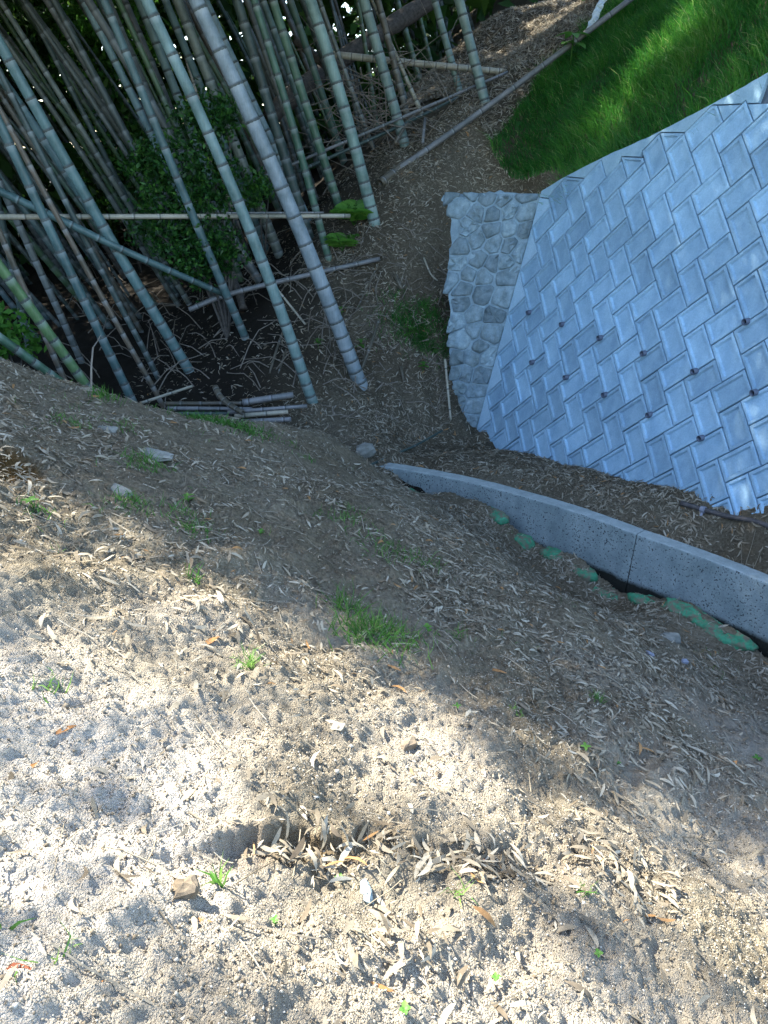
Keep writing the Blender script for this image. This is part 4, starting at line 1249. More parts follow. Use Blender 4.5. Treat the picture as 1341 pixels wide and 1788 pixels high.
def litter_geo(x, y, z, nrm, ln, wd, r_, flat=0.17, curl=0.08, lift=0.004):
    n = len(x)
    yaw = r_.uniform(0, 2 * math.pi, n)
    d = np.stack([np.cos(yaw), np.sin(yaw), np.zeros(n)], 1)
    d = d - nrm * (d * nrm).sum(1)[:, None]
    d = d + nrm * r_.normal(0, flat, n)[:, None]; d /= np.linalg.norm(d, axis=1)[:, None]
    side = np.cross(nrm, d); side /= np.linalg.norm(side, axis=1)[:, None]
    side = side + nrm * r_.normal(0, 0.45, n)[:, None]; side /= np.linalg.norm(side, axis=1)[:, None]
    up = np.cross(d, side)
    up = np.where((up * nrm).sum(1)[:, None] < 0, -up, up)
    C = np.stack([x, y, z], 1) + nrm * (lift + r_.random(n) * 0.007 + np.abs((d * nrm).sum(1)) * ln * 0.35)[:, None]
    cv = r_.normal(curl * 0.5, curl, n) * ln; bow = r_.normal(0, 0.09, n) * ln
    prof = [(-0.5, 0.0), (-0.22, 0.85), (0.08, 1.0), (0.34, 0.62), (0.5, 0.0)]
    V = []
    for t, w in prof:
        c = C + d * (t * ln)[:, None] - up * (cv * (4 * t * t - 0.4))[:, None] + side * (bow * (1 - 4 * t * t))[:, None]
        if w == 0: V.append(c)
        else:
            V.append(c + side * (w * wd * 0.5)[:, None] + up * (w * wd * 0.10)[:, None]); V.append(c - side * (w * wd * 0.5)[:, None] + up * (w * wd * 0.10)[:, None])
    V = np.stack(V, 1)              # n, 8, 3
    T = np.array([(0, 1, 2), (1, 3, 4), (1, 4, 2), (3, 5, 6), (3, 6, 4), (5, 7, 6)])
    f = (np.arange(n)[:, None, None] * 8 + T[None]).reshape(-1, 3)
    return V.reshape(-1, 3), f

r_ = np.random.default_rng(21)
def sample(n, x0, x1, y0, y1, dens, zf):
    xs_, ys_ = r_.uniform(x0, x1, n), r_.uniform(y0, y1, n)
    k = r_.random(n) < dens(xs_, ys_)
    xs_, ys_ = xs_[k], ys_[k]
    zs_ = zf(xs_, ys_)
    k = in_view(xs_, ys_, zs_)
    return xs_[k], ys_[k], zs_[k]

def dens_slope(x, y):
    b0 = sstep(1.5, 3.2, y + 0.12 * x + 0.9 * vnoise(x * 1.1, y * 1.1, 51))
    p = np.clip(0.55 + 1.5 * vnoise(x * 2.4, y * 2.4, 52) + 0.7 * vnoise(x * 7, y * 7, 53), 0.06, 1)
    right = sstep(-1.2, 0.6, x)
    d = (0.10 + 0.90 * b0) * p * (0.55 + 0.45 * right)
    cd = curb_dist(x, y)
    d = np.where((cd > 0) & (cd < 0.2), 0.05, d)
    bench = (cd <= -0.13)
    bd = 0.25 + 0.75 * sstep(0.22, 0.5, -cd + 0.35 * vnoise(x * 3, y * 3, 54))
    d = np.where(bench & (x > 0.3), bd, d)
    d = np.where((cd <= 0) & (cd > -0.13) & (x > 0.0), 0.0, d)
    return d
x1, y1, z1 = sample(105000, -3.6, 3.6, 0.6, 7.2, dens_slope, ground_z)
x2, y2, z2 = sample(60000, -3.2, 2.4, 7.2, 12.4, lambda x, y: np.clip(0.75 + 1.2 * vnoise(x * 2, y * 2, 55), 0.2, 1) * (0.12 + 0.88 * sstep(-1.7, -0.2, x)), ground_z)
# pits and hollows that have caught leaves
def drift(px, py, z, sx, sy, n):
    c = onz(px, py, z); xx = r_.normal(c[0], sx, n); yy = r_.normal(c[1], sy, n)
    return xx, yy, ground_z(xx, yy)
dr = [drift(700, 1500, -0.30, 0.15, 0.04, 130), drift(540, 1525, -0.25, 0.08, 0.03, 75), drift(860, 1500, -0.36, 0.09, 0.04, 70), drift(1090, 1480, -0.5, 0.14, 0.06, 130), drift(700, 1690, -0.3, 0.10, 0.05, 50), drift(1120, 1550, -0.48, 0.10, 0.05, 60)]
x3 = np.concatenate([q[0] for q in dr]); y3 = np.concatenate([q[1] for q in dr]); z3 = np.concatenate([q[2] for q in dr]) + r_.random(len(x3)) * 0.012
lx = np.concatenate([x1, x2, x3]); ly = np.concatenate([y1, y2, y3]); lz = np.concatenate([z1, z2, z3])
nrm = normals(lambda a, b_: ground_z(a, b_, False), lx, ly)
n = len(lx)
ln = (0.024 + 0.066 * r_.random(n) ** 1.9) * np.where(r_.random(n) < 0.05, 1.25, 1.0); wd = np.minimum(ln * r_.uniform(0.11, 0.24, n), 0.016)
v, f = litter_geo(lx, ly, lz, nrm, ln, wd, r_)
rv = np.clip(r_.beta(1.8, 1.8, n) * 0.97, 0, 0.9); rv = np.where(r_.random(n) < 0.02, 1.0, rv)
lit = link('leaf_litter', mk_mesh('leaf_litter', v, f, m_litter, False, {'rnd': np.repeat(rv, 8)}))
tag(lit, 'dry tan bamboo leaf litter scattered over the soil, bench and bank', 'leaf litter', kind='stuff')
# litter on the upper slope behind the stone wall
def dens_up(x, y):
    return np.clip(0.8 + vnoise(x * 2, y * 2, 56), 0.2, 1) * bank_ok(x, y) * grassless(x, y)
gp = [at(*q)[:2] for q in [(1075, -60, 10.9), (1010, 55, 10.5), (960, 90, 10.45), (900, 185, 10.2), (862, 215, 10.1), (848, 292, 9.95)]]
gp = np.array(gp)
def grassless(x, y):                # 1 on the litter side of the grass edge
    o = np.argsort(gp[:, 1])
    ex = np.interp(y, gp[o, 1], gp[o, 0])
    return (x < ex + 0.12 * vnoise(x * 4, y * 4, 57)).astype(float)
def top_z(x, y): return np.maximum(bank_z(x, y), ground_z(x, y))
x4, y4, z4 = sample(60000, 0.4, 4.6, 9.4, 19, dens_up, top_z)
nrm = normals(bank_z, x4, y4); n = len(x4)
ln = r_.uniform(0.06, 0.13, n); v, f = litter_geo(x4, y4, z4, nrm, ln, ln * r_.uniform(0.1, 0.18, n), r_, 0.35)
lit2 = link('leaf_litter', mk_mesh('leaf_litter', v, f, m_litter, False, {'rnd': np.repeat(np.clip(r_.beta(2, 1.6, n), 0, 0.9), 8)}))
tag(lit2, 'dry leaf litter on the slope above the stone wall beside the grass', 'leaf litter', kind='stuff')

# soil crumbs
def dens_cr(x, y):
    return np.clip(0.55 + 1.1 * vnoise(x * 3, y * 3, 61) + 0.5 * vnoise(x * 11, y * 11, 62), 0.05, 1) * (1 - 0.75 * sstep(2.2, 3.6, y + 0.1 * x))
cx, cy, cz = sample(300000, -1.9, 2.0, 0.6, 3.1, dens_cr, ground_z)
n = len(cx)
if n > 68000: cx, cy, cz, n = cx[:68000], cy[:68000], cz[:68000], 68000
rad = 0.0012 + 0.0009 * r_.gamma(1.2, 1.0, n) + 0.0035 * r_.random(n) * (r_.random(n) < 0.02)
oct_ = np.array([(1, 0, 0), (0, 1, 0), (-1, 0, 0), (0, -1, 0), (0, 0, 1), (0, 0, -1)], float)
V = oct_[None] * rad[:, None, None] * r_.uniform(0.45, 1.3, (n, 6, 1))
an_ = r_.uniform(0, 6.28, n); c_, s_ = np.cos(an_)[:, None], np.sin(an_)[:, None]
V = np.stack([V[:, :, 0] * c_ - V[:, :, 1] * s_ + r_.normal(0, 0.15, (n, 6)) * rad[:, None], V[:, :, 0] * s_ + V[:, :, 1] * c_, V[:, :, 2] + r_.normal(0, 0.15, (n, 6)) * rad[:, None]], 2)
V = V + np.stack([cx, cy, cz + rad * 0.45], 1)[:, None, :]
T = np.array([(0, 1, 4), (1, 2, 4), (2, 3, 4), (3, 0, 4), (1, 0, 5), (2, 1, 5), (3, 2, 5), (0, 3, 5)])
f = (np.arange(n)[:, None, None] * 6 + T[None]).reshape(-1, 3)
cr_o = link('soil_crumbs', mk_mesh('soil_crumbs', V.reshape(-1, 3), f, m_crumb, False, {'rnd': np.repeat(r_.random(n), 6)}))
tag(cr_o, 'loose pale granite soil crumbs scattered over the near slope', 'soil', kind='stuff')

fx, fy, fz = sample(150000, -3.4, 3.2, 0.7, 7.4, lambda x, y: np.clip(0.12 + 0.9 * dens_slope(x, y), 0, 1) * (0.25 + 0.75 * sstep(1.6, 3.0, y + 0.15 * x)), ground_z)
n = min(len(fx), 60000); fx, fy, fz = fx[:n], fy[:n], fz[:n]
D_ = r_.normal(0, 1, (n, 3)); D_[:, 2] *= 0.3; S_ = r_.normal(0, 1, (n, 3)); S_[:, 2] *= 0.35
v, f, q_ = rhombi(np.stack([fx, fy, fz + 0.004], 1), D_, S_, r_.uniform(0.008, 0.034, n), r_.uniform(0.003, 0.008, n), np.clip(r_.beta(1.6, 1.6, n), 0, 0.9), 0.05)
o = link('leaf_fragments', mk_mesh('leaf_fragments', v, f, m_litter, False, {'rnd': q_})); tag(o, 'tiny broken bits of dry leaf strewn over the soil slope', 'leaf litter', kind='stuff')
# small dry straws and twigs in the litter
ac = Acc()
sx_, sy_, sz_ = sample(2600, -2.5, 3.0, 0.7, 6.5, lambda x, y: 0.35 + 0 * x, ground_z)
for i in range(len(sx_)):
    L = random.uniform(0.05, 0.22); a_ = random.uniform(0, 6.28); m_ = 4
    t = np.linspace(-0.5, 0.5, m_)
    xx = sx_[i] + np.cos(a_) * L * t; yy = sy_[i] + np.sin(a_) * L * t + 0.02 * L * np.sin(t * 7 + i)
    zz = ground_z(xx, yy, False) + 0.012 + random.uniform(0, 0.012)
    v, f = tube(np.stack([xx, yy, zz], 1), random.uniform(0.0008, 0.0022), 3, False)
    ac.add(v, f, random.uniform(0.25, 0.9))
o = link('dry_straw', ac.mesh('dry_straw', m_litter)); tag(o, 'thin dry straws and twiglets lying among the litter', 'straw', kind='stuff')

# ------------------------------------------------------------------ grass
def blades(x, y, z, ln, wd, lean, r_, spread=0.35):
    n = len(x)
    B = np.stack([x, y, z], 1)
    az = r_.uniform(0, 6.28, n)
    d0 = np.stack([np.cos(az) * spread, np.sin(az) * spread, np.ones(n)], 1) + lean * 0.35 + r_.normal(0, 0.12, (n, 3))
    d0 /= np.linalg.norm(d0, axis=1)[:, None]
    d1 = d0 + lean + r_.normal(0, 0.22, (n, 3)) - np.array([0, 0, 0.25]); d1 /= np.linalg.norm(d1, axis=1)[:, None]
    s0 = np.cross(d0, r_.normal(0, 1, (n, 3))); s0 /= np.linalg.norm(s0, axis=1)[:, None]
    M = B + d0 * (ln * 0.5)[:, None]; Tp = M + d1 * (ln * 0.55)[:, None]
    w = wd[:, None] * 0.5
    V = np.stack([B + s0 * w, B - s0 * w, M + s0 * w * 0.8, M - s0 * w * 0.8, Tp], 1)
    T = np.array([(0, 1, 2), (1, 3, 2), (2, 3, 4)])
    f = (np.arange(n)[:, None, None] * 5 + T[None]).reshape(-1, 3)
    return V.reshape(-1, 3), f
gx_, gy_, gz_ = sample(330000, 0.9, 6.2, 3.2, 15.5, lambda x, y: (bank_ok(x, y, 0.14) * (1 - grassless(x, y))).astype(float) * np.clip(0.9 + 0.8 * vnoise(x * 3, y * 3, 71), 0.25, 1), bank_z)
n = min(len(gx_), 88000); gx_, gy_, gz_ = gx_[:n], gy_[:n], gz_[:n]
clump = vnoise(gx_ * 2.1, gy_ * 2.1, 72) + 0.6 * vnoise(gx_ * 6, gy_ * 6, 73)
ln = np.clip(r_.uniform(0.09, 0.23, n) * (1 + 0.9 * clump) * np.where(r_.random(n) < 0.06, 1.5, 1), 0.05, 0.45)
lean = np.tile(np.array([-0.35, -0.12, -0.25]), (n, 1)) + 0.5 * np.stack([vnoise(gx_ * 1.7, gy_ * 1.7, 74), vnoise(gx_ * 1.7, gy_ * 1.7, 75), 0 * gx_], 1)
v, f = blades(gx_, gy_, gz_ - 0.01, ln, r_.uniform(0.005, 0.011, n), lean, r_)
rv = np.clip(0.42 + 0.5 * clump + r_.normal(0, 0.16, n), 0, 0.95); rv = np.where(r_.random(n) < 0.04, 1, rv)
o = link('grass', mk_mesh('grass', v, f, m_grass, False, {'rnd': np.repeat(rv, 5)}))
tag(o, 'dense bright green grass covering the bank above the wall', 'grass', kind='stuff')

# thin weeds on the slope, too fine to count
def dens_w(x, y):
    return np.clip(1.5 * vnoise(x * 1.6, y * 1.6, 81) + 1.0 * vnoise(x * 5, y * 5, 82) - 0.52, 0, 1) * sstep(2.2, 3.4, y) * (curb_dist(x, y) > 0.12)
wx, wy, wz = sample(26000, -3, 2.6, 1.5, 7, dens_w, ground_z)
n = len(wx)
v, f = blades(wx, wy, wz, r_.uniform(0.02, 0.07, n), r_.uniform(0.002, 0.004, n), r_.normal(0, 0.4, (n, 3)), r_, 0.8)
o = link('sparse_grass', mk_mesh('sparse_grass', v, f, m_weed, False, {'rnd': np.repeat(r_.random(n) * 0.9, 5)}))
tag(o, 'sparse thin green weeds sprouting through the litter on the slope', 'grass', kind='stuff')
# dim grass on the bank by the stone wall
def dim(c, sx, sy, n, l0, l1, zf, lab, mat=m_weed):
    p = hit_ground(*c)
    xx = r_.normal(p[0], sx, n); yy = r_.normal(p[1], sy, n); zz = zf(xx, yy)
    v, f = blades(xx, yy, zz, r_.uniform(l0, l1, n), r_.uniform(0.004, 0.008, n), np.tile([0, -0.3, -0.5], (n, 1)), r_, 0.5)
    b_ = p.copy()
    return tag(link('grass_patch', mk_mesh('grass_patch', v - b_, f, mat, False, {'rnd': np.repeat(r_.random(n) * 0.7, 5)}), b_), lab, 'grass', 'grass patches on the bank and slope', 'stuff')
dim((735, 585), 0.26, 0.13, 1500, 0.08, 0.22, ground_z, 'dim green grass patch hanging on the bank left of the stone wall', m_grass)
dim((395, 742), 0.20, 0.10, 500, 0.05, 0.11, ground_z, 'low green grass patch below the stacked cut poles')

def tuft(px, py, n, sp, l0, l1, lab, w=0.005, spread=0.6, bias=0.45, name='grass_tuft', mat=m_weed):
    p = hit_ground(px, py)
    xx = r_.normal(p[0], sp, n); yy = r_.normal(p[1], sp, n); zz = ground_z(xx, yy)
    v, f = blades(xx, yy, zz - 0.003, r_.uniform(l0, l1, n), r_.uniform(0.6, 1.1, n) * w, r_.normal(0, 0.45, (n, 3)), r_, spread)
    o = tag(link(name, mk_mesh(name, v - p, f, mat, False, {'rnd': np.repeat(np.clip(r_.normal(bias, 0.25, n), 0, 1), 5)}), p), lab, 'grass', 'grass tufts on the slope')
    if sp >= 0.05: o['kind'] = 'stuff'
    return o
tuft(655, 1105, 330, 0.085, 0.05, 0.16, 'largest green grass tuft in the middle of the slope')
tuft(605, 1065, 60, 0.04, 0.08, 0.19, 'taller thin grass blades at the upper left of the largest tuft')
tuft(720, 1118, 30, 0.04, 0.04, 0.10, 'few grass blades at the right edge of the largest tuft')
tuft(437, 1168, 46, 0.014, 0.07, 0.13, 'pale spiky grass tuft in sun below an orange leaf', 0.0035, 0.9, 0.9)
tuft(258, 812, 120, 0.06, 0.05, 0.13, 'grass tuft beside the long flat stone on the left slope')
tuft(232, 885, 80, 0.06, 0.05, 0.11, 'grass tuft at the lower end of the narrow flat stone')
tuft(325, 900, 70, 0.06, 0.04, 0.10, 'grass tuft in litter right of the narrow flat stone')
tuft(330, 925, 60, 0.05, 0.04, 0.09, 'low grass tuft just below the one right of the narrow flat stone')
tuft(600, 905, 110, 0.09, 0.03, 0.09, 'low grass patch up the slope from the largest tuft')
tuft(680, 965, 150, 0.11, 0.03, 0.10, 'thin spread of grass between the largest tuft and the curb')
tuft(740, 985, 60, 0.07, 0.03, 0.09, 'small grass patch right of the thin spread in the middle')
tuft(343, 1020, 16, 0.012, 0.08, 0.15, 'small thin weed stalk standing at the edge of the sunlight')
tuft(800, 1110, 22, 0.03, 0.04, 0.11, 'few grass blades right of the largest tuft toward the curb')
tuft(95, 1205, 14, 0.025, 0.05, 0.10, 'pair of green grass blades at the left edge in full sun', 0.006, 0.5, 0.8)
tuft(110, 1680, 8, 0.018, 0.04, 0.10, 'pale green grass sprig in the sunlit lower left corner', 0.005, 0.9, 0.85)
tuft(8, 1620, 3, 0.004, 0.05, 0.08, 'bright green blade at the lower left edge', 0.007, 0.9, 0.7)
tuft(385, 1550, 9, 0.006, 0.05, 0.095, 'bright green shoot standing in the pit by the soil ledge', 0.008, 0.25, 0.75)
tuft(800, 1560, 12, 0.01, 0.04, 0.08, 'small green blades right of the leafy pit in front', 0.005, 0.5, 0.8)
tuft(905, 1250, 34, 0.018, 0.02, 0.05, 'low pale green weed cushion in sun right of centre', 0.004, 0.9, 0.95)
tuft(1020, 1560, 14, 0.012, 0.04, 0.09, 'thin yellow-green blades among the bright leaves lower right', 0.004, 0.7, 0.95)
tuft(1042, 1222, 40, 0.015, 0.03, 0.07, 'small green tuft in shade right of centre', 0.004)
tuft(65, 900, 30, 0.04, 0.04, 0.09, 'small grass tuft near the dug hole at the left edge')
tuft(130, 740, 60, 0.06, 0.03, 0.08, 'thin grass just below the left end of the ridge')
tuft(215, 745, 60, 0.06, 0.03, 0.08, 'thin grass beside the small flat stone below the ridge')
tuft(180, 694, 60, 0.05, 0.05, 0.12, 'grass tuft on the ridge at the foot of the sunlit culm', 0.008)
tuft(540, 805, 26, 0.03, 0.03, 0.07, 'small bright grass sprig at the right end of the ridge')

# ------------------------------------------------------------------ leafy plants
def leaf_blade(base, d, side, ln, wd, droop=0.25):
    """broad leaf of 8 faces"""
    d = d / np.linalg.norm(d); side = side - d * (side @ d); side /= np.linalg.norm(side); up = np.cross(side, d)
    if up[2] < 0: up = -up
    V = []
    for t, w in ((0, 0.06), (0.2, 0.75), (0.45, 1.0), (0.72, 0.72), (0.92, 0.25), (1.0, 0.02)):
        c = base + d * ln * t - np.array([0, 0, 1.0]) * droop * ln * t * t
        V += [c + side * wd * w * 0.5 + up * wd * 0.12 * w, c, c - side * wd * w * 0.5 + up * wd * 0.12 * w]
    F_ = []
    for k in range(5):
        for q in range(2):
            a_ = k * 3 + q; F_.append((a_, a_ + 1, a_ + 4, a_ + 3))
    return np.array(V), F_

def herb(p, leaves, ln, wd, hgt, lab, mat=m_weed, name='seedling', seed=0, tilt=0.35, group=None, bias=0.6, cat='plant'):
    R = random.Random(seed + 77)
    t = thing(name, p, lab, cat, group)
    top = p + np.array([R.uniform(-0.01, 0.01), R.uniform(-0.01, 0.01), hgt])
    v, f = tube([p - np.array([0, 0, 0.01]), (p + top) / 2, top], 0.06 * wd + 0.0008, 5)
    child('stem', v, f, mat, t, True, {'rnd': np.full(len(v), 0.4)}, off=p)
    for i in range(leaves):
        lvl = 1 - 0.55 * (i // 4) / max(1, (leaves - 1) // 4 + 0.01)
        a_ = i * 1.5708 + (i // 4) * 0.7 + R.uniform(-0.3, 0.3)
        b0 = p + (top - p) * lvl
        d = np.array([math.cos(a_), math.sin(a_), tilt + R.uniform(-0.15, 0.15)])
        sd = np.array([-math.sin(a_), math.cos(a_), 0.0])
        k = R.uniform(0.75, 1.15)
        v, f = leaf_blade(b0, d, sd, ln * k, wd * k, 0.3)
        child('leaf', v, f, mat, t, True, {'rnd': np.full(len(v), min(1, max(0, bias + R.uniform(-0.2, 0.2))))}, off=p)
    return t
SG = 'small seedlings on the near slope'
for i, (px, py, lv, ln_, wd_, hg, lab) in enumerate([
    (1018, 1312, 4, 0.032, 0.016, 0.03, 'bright green four-leaved seedling alone right of centre'),
    (1075, 1335, 3, 0.018, 0.009, 0.015, 'tiny green seedling just below the four-leaved one'),
    (1322, 1330, 4, 0.03, 0.015, 0.03, 'green seedling at the right edge of the picture'),
    (710, 1772, 6, 0.018, 0.013, 0.02, 'cluster of round pale green leaves at the bottom edge'),
    (865, 1712, 5, 0.014, 0.010, 0.015, 'small round-leaved pale seedling near the bottom right of centre'),
    (1048, 1672, 4, 0.014, 0.010, 0.018, 'small pale seedling in the lower right sunlit soil'),
    (480, 1620, 6, 0.013, 0.007, 0.018, 'tiny leafy seedling below the leafy pit'),
    (590, 1545, 3, 0.014, 0.009, 0.02, 'single green seedling inside the leafy pit'),
    (748, 1110, 5, 0.03, 0.02, 0.05, 'broad-leaved weed just right of the largest grass tuft'),
    (455, 935, 5, 0.03, 0.016, 0.03, 'small bluish weed in shade left of centre'),
    (60, 888, 4, 0.05, 0.025, 0.04, 'bright broad-leaved weed near the dug hole at the left edge'),
    (330, 880, 6, 0.045, 0.02, 0.05, 'broad-leaved weed on the left slope among grass tufts'),
    (1120, 985, 3, 0.03, 0.016, 0.04, 'tiny green sprout at the ditch below the curb joint'),
    (800, 1240, 4, 0.02, 0.008, 0.03, 'small pale weed in dappled light right of centre')]):
    herb(hit_ground(px, py), lv, ln_, wd_, hg, lab, seed=i, group=SG)
# plants on the bank and grass
def on_bank(px, py): return hit_ground(px, py, bz)
herb(on_bank(995, 122), 9, 0.26, 0.14, 0.42, 'broad-leaved light green plant standing in grass beside the long pole', m_fern, 'leafy_plant', 41, 0.1)
for i, (px, py, s_, lab) in enumerate([(965, 152, 0.10, 'small leafy weed in the grass left below the broad-leaved plant'), (1000, 165, 0.09, 'small leafy weed in the grass below the broad-leaved plant'),
                           (935, 212, 0.08, 'small leafy weed in the shaded grass above the stone wall'), (1110, 135, 0.07, 'small leafy weed in the middle of the grass bank'),
                           (1290, 115, 0.10, 'leafy weed in the grass close above the coping at the right'), (1325, 95, 0.11, 'leafy weed in the grass at the right edge above the coping'), (1300, 15, 0.09, 'leafy weed high in the grass at the top right')]):
    herb(on_bank(px, py), 8, s_, s_ * 0.5, s_ * 1.1, lab, m_fern, 'leafy_weed', 60 + i, 0.25, 'leafy weeds in the grass bank')
for i, (px, py, Z, s_, nl, lab) in enumerate([(715, 592, 9.2, 0.10, 7, 'bright green leafy plant on the bank right of the thickest culm'), (738, 655, 9.05, 0.10, 9, 'lower bright green leafy plant on the bank near the brown stick'),
                               (632, 612, 9.0, 0.09, 8, 'leafy plant at the foot of the thickest lilac-grey culm'), (556, 610, 9.2, 0.08, 9, 'dim leafy plant between the feet of the two front culms'),
                               (597, 552, 9.3, 0.07, 6, 'dim leafy sprig left of the thickest culm above its foot')]):
    herb(hit_ground(px, py), nl, s_, s_ * 0.45, s_ * 1.5, lab, m_fern, 'leafy_plant', 80 + i, 0.2, 'leafy plants on the bank')

def fern(p, fronds, ln, lab, seed, name='fern', mat=m_fern, lean=np.array([0, -0.4, 0])):
    R = random.Random(seed)
    t = thing(name, p, lab, 'fern')
    for i in range(fronds):
        a_ = i * 6.283 / fronds + R.uniform(-0.3, 0.3); L = ln * R.uniform(0.75, 1.1)
        d = np.array([math.cos(a_), math.sin(a_), 2.0]) + lean; d /= np.linalg.norm(d)
        sd = np.cross(d, [0, 0, 1.0]); sd /= np.linalg.norm(sd)
        ac = Acc()
        pts = [p + d * L * q - np.array([0, 0, 0.5]) * L * q * q for q in np.linspace(0, 1, 9)]
        v, f = tube(pts, 0.004, 4); ac.add(v, f, 0.3)
        for k in range(2, 9):
            for sg in (-1, 1):
                dd = sd * sg + d * 0.5 + np.array([0, 0, -0.25]); l2 = L * 0.42 * math.sin(math.pi * (k / 9.0) ** 0.8 + 0.15)
                v, f = leaf_blade(pts[k], dd, d, max(l2, 0.03), max(l2 * 0.28, 0.012), 0.15); ac.add(v, f, R.uniform(0.3, 1))
        link('frond', ac.mesh('frond', mat, True, p), (0, 0, 0), t)
    return t
fern(hit_ground(618, 395), 8, 0.60, 'bright green fern just past the right end of the horizontal rail', 5)
fern(hit_ground(597, 440), 7, 0.50, 'bright green fern drooping below the one at the rail end', 6)

# dark leafy shrub among the culms
def leaf_cloud(blobs, n, l0, l1, seed):
    R = np.random.default_rng(seed)
    w = np.array([b_[3] ** 2 for b_ in blobs]); w = w / w.sum()
    k = R.choice(len(blobs), n, p=w)
    C = np.array([b_[:3] for b_ in blobs])[k]; rr = np.array([b_[3] for b_ in blobs])[k]
    u = R.normal(0, 1, (n, 3)); u /= np.linalg.norm(u, axis=1)[:, None]
    P = C + u * (rr * R.random(n) ** 0.45)[:, None] * np.array([1, 0.7, 1])
    # leaves gather into sprays
    m_ = n // 9; ctr = P[R.integers(0, n, m_)]; kk = R.integers(0, m_, n)
    P = ctr[kk] + R.normal(0, 0.055, (n, 3)) * (rr[:, None] / 0.5)
    D = R.normal(0, 1, (n, 3)) + np.array([0, -0.4, 0.1])
    S = R.normal(0, 1, (n, 3))
    return rhombi(P, D, S, R.uniform(l0, l1, n), R.uniform(0.45, 0.6, n) * R.uniform(l0, l1, n), R.random(n), 0.1)
shb = at(395, 560, 9.5); shb[2] = gz(shb[0], shb[1])
sh = thing('shrub', shb, 'dark glossy-leaved shrub growing among the culms behind the horizontal rail', 'shrub')
blobs = [(*at(352, 218, 9.0), 0.38), (*at(395, 190, 9.1), 0.22), (*at(305, 318, 9.0), 0.55), (*at(258, 290, 9.1), 0.30), (*at(375, 330, 9.1), 0.42), (*at(340, 410, 9.05), 0.55), (*at(260, 395, 9.0), 0.30), (*at(325, 462, 9.1), 0.36), (*at(450, 330, 9.6), 0.26), (*at(395, 440, 9.2), 0.3)]
v, f, rr_ = leaf_cloud(blobs, 7500, 0.045, 0.09, 91)
link('foliage', mk_mesh('foliage', v - shb, f, m_shrub, False, {'rnd': rr_}), (0, 0, 0), sh)
for b_ in blobs[:8:1]:
    e = np.array(b_[:3]); mid = (shb + e) / 2 + np.array([0.1, 0, 0.15])
    v, f = tube(catmull([shb - np.array([0, 0, 0.05]), mid, e], 5), np.linspace(0.022, 0.006, 11), 6)
    child('branch', v, f, m_bark, sh, True, off=shb)
# undergrowth at the left edge and other bushes
def bush(px, py, Z, blobs, n, lab, mat=m_shrub, l0=0.06, l1=0.12, seed=0):
    p = at(px, py, Z); p[2] = gz(p[0], p[1])
    t = thing('bush', p, lab, 'bush')
    bl = [(*at(*b_[:3]), b_[3]) for b_ in blobs]
    v, f, r2 = leaf_cloud(bl, n, l0, l1, seed)
    link('foliage', mk_mesh('foliage', v - p, f, mat, False, {'rnd': r2}), (0, 0, 0), t)
    for b_ in bl:
        v, f = tube([p - np.array([0, 0, 0.05]), (p + np.array(b_[:3])) / 2, np.array(b_[:3])], [0.018, 0.012, 0.005], 5)
        child('branch', v, f, m_bark, t, True, off=p)
bush(20, 640, 8.6, [(10, 575, 8.6, 0.28), (40, 600, 8.6, 0.22), (-20, 610, 8.5, 0.3)], 500, 'low dark green bush at the left edge behind the soil ridge', m_fern, 0.08, 0.15, 5)
bush(450, 330, 10.2, [(452, 330, 10.0, 0.2), (470, 325, 10.1, 0.15), (425, 350, 10.1, 0.18)], 350, 'small green bush right of the leafy shrub behind the thickest culm', m_fern, 0.05, 0.09, 6)
bush(190, 30, 16, [(195, 60, 15, 1.1), (180, 110, 15, 0.9), (165, 15, 15, 0.9)], 1500, 'bright green leafy bush glowing behind the culms at the upper left', m_fern, 0.12, 0.22, 7)
bush(215, 260, 14, [(205, 240, 14, 0.8), (235, 290, 14, 0.7), (190, 300, 14, 0.7)], 1200, 'dark leafy bush deep in the grove left of the shrub', m_shrub, 0.10, 0.2, 8)

# tangle of dead twigs
ac = Acc(); R = random.Random(3)
for i in range(210):
    px, py = R.gauss(680, 75), R.gauss(205, 62)
    if py > 330 - (px - 600) * 0.55 + 60: continue
    Z = R.uniform(10.4, 11.6)
    p = at(px, py, Z); L = R.uniform(0.3, 1.1); a_ = R.uniform(0, 6.28); e_ = R.uniform(-0.4, 1.0)
    d = np.array([math.cos(a_), 0.4 * math.sin(a_), e_]); d /= np.linalg.norm(d)
    k = np.array([R.gauss(0, 0.14), R.gauss(0, 0.1), R.gauss(0, 0.14)])
    pts = [p + d * L * q + k * L * q * q for q in np.linspace(-0.5, 0.5, 6)]
    v, f = tube(pts, np.linspace(0.009, 0.003, 6) * R.uniform(0.5, 1.2), 4); ac.add(v, f)
for i in range(170):                # and over the hollow and bank
    px, py = R.uniform(120, 640), R.uniform(430, 690)
    p = hit_ground(px, py) + np.array([0, 0, 0.05]); L = R.uniform(0.2, 0.9); a_ = R.uniform(0, 6.28); e_ = R.uniform(-0.2, 0.9)
    d = np.array([math.cos(a_), 0.5 * math.sin(a_), e_]); d /= np.linalg.norm(d)
    pts = [p + d * L * q + np.array([0, 0, 0.12 * L * math.sin(q * 5)]) for q in np.linspace(-0.1, 0.9, 5)]
    v, f = tube(pts, np.linspace(0.008, 0.003, 5), 4); ac.add(v, f)
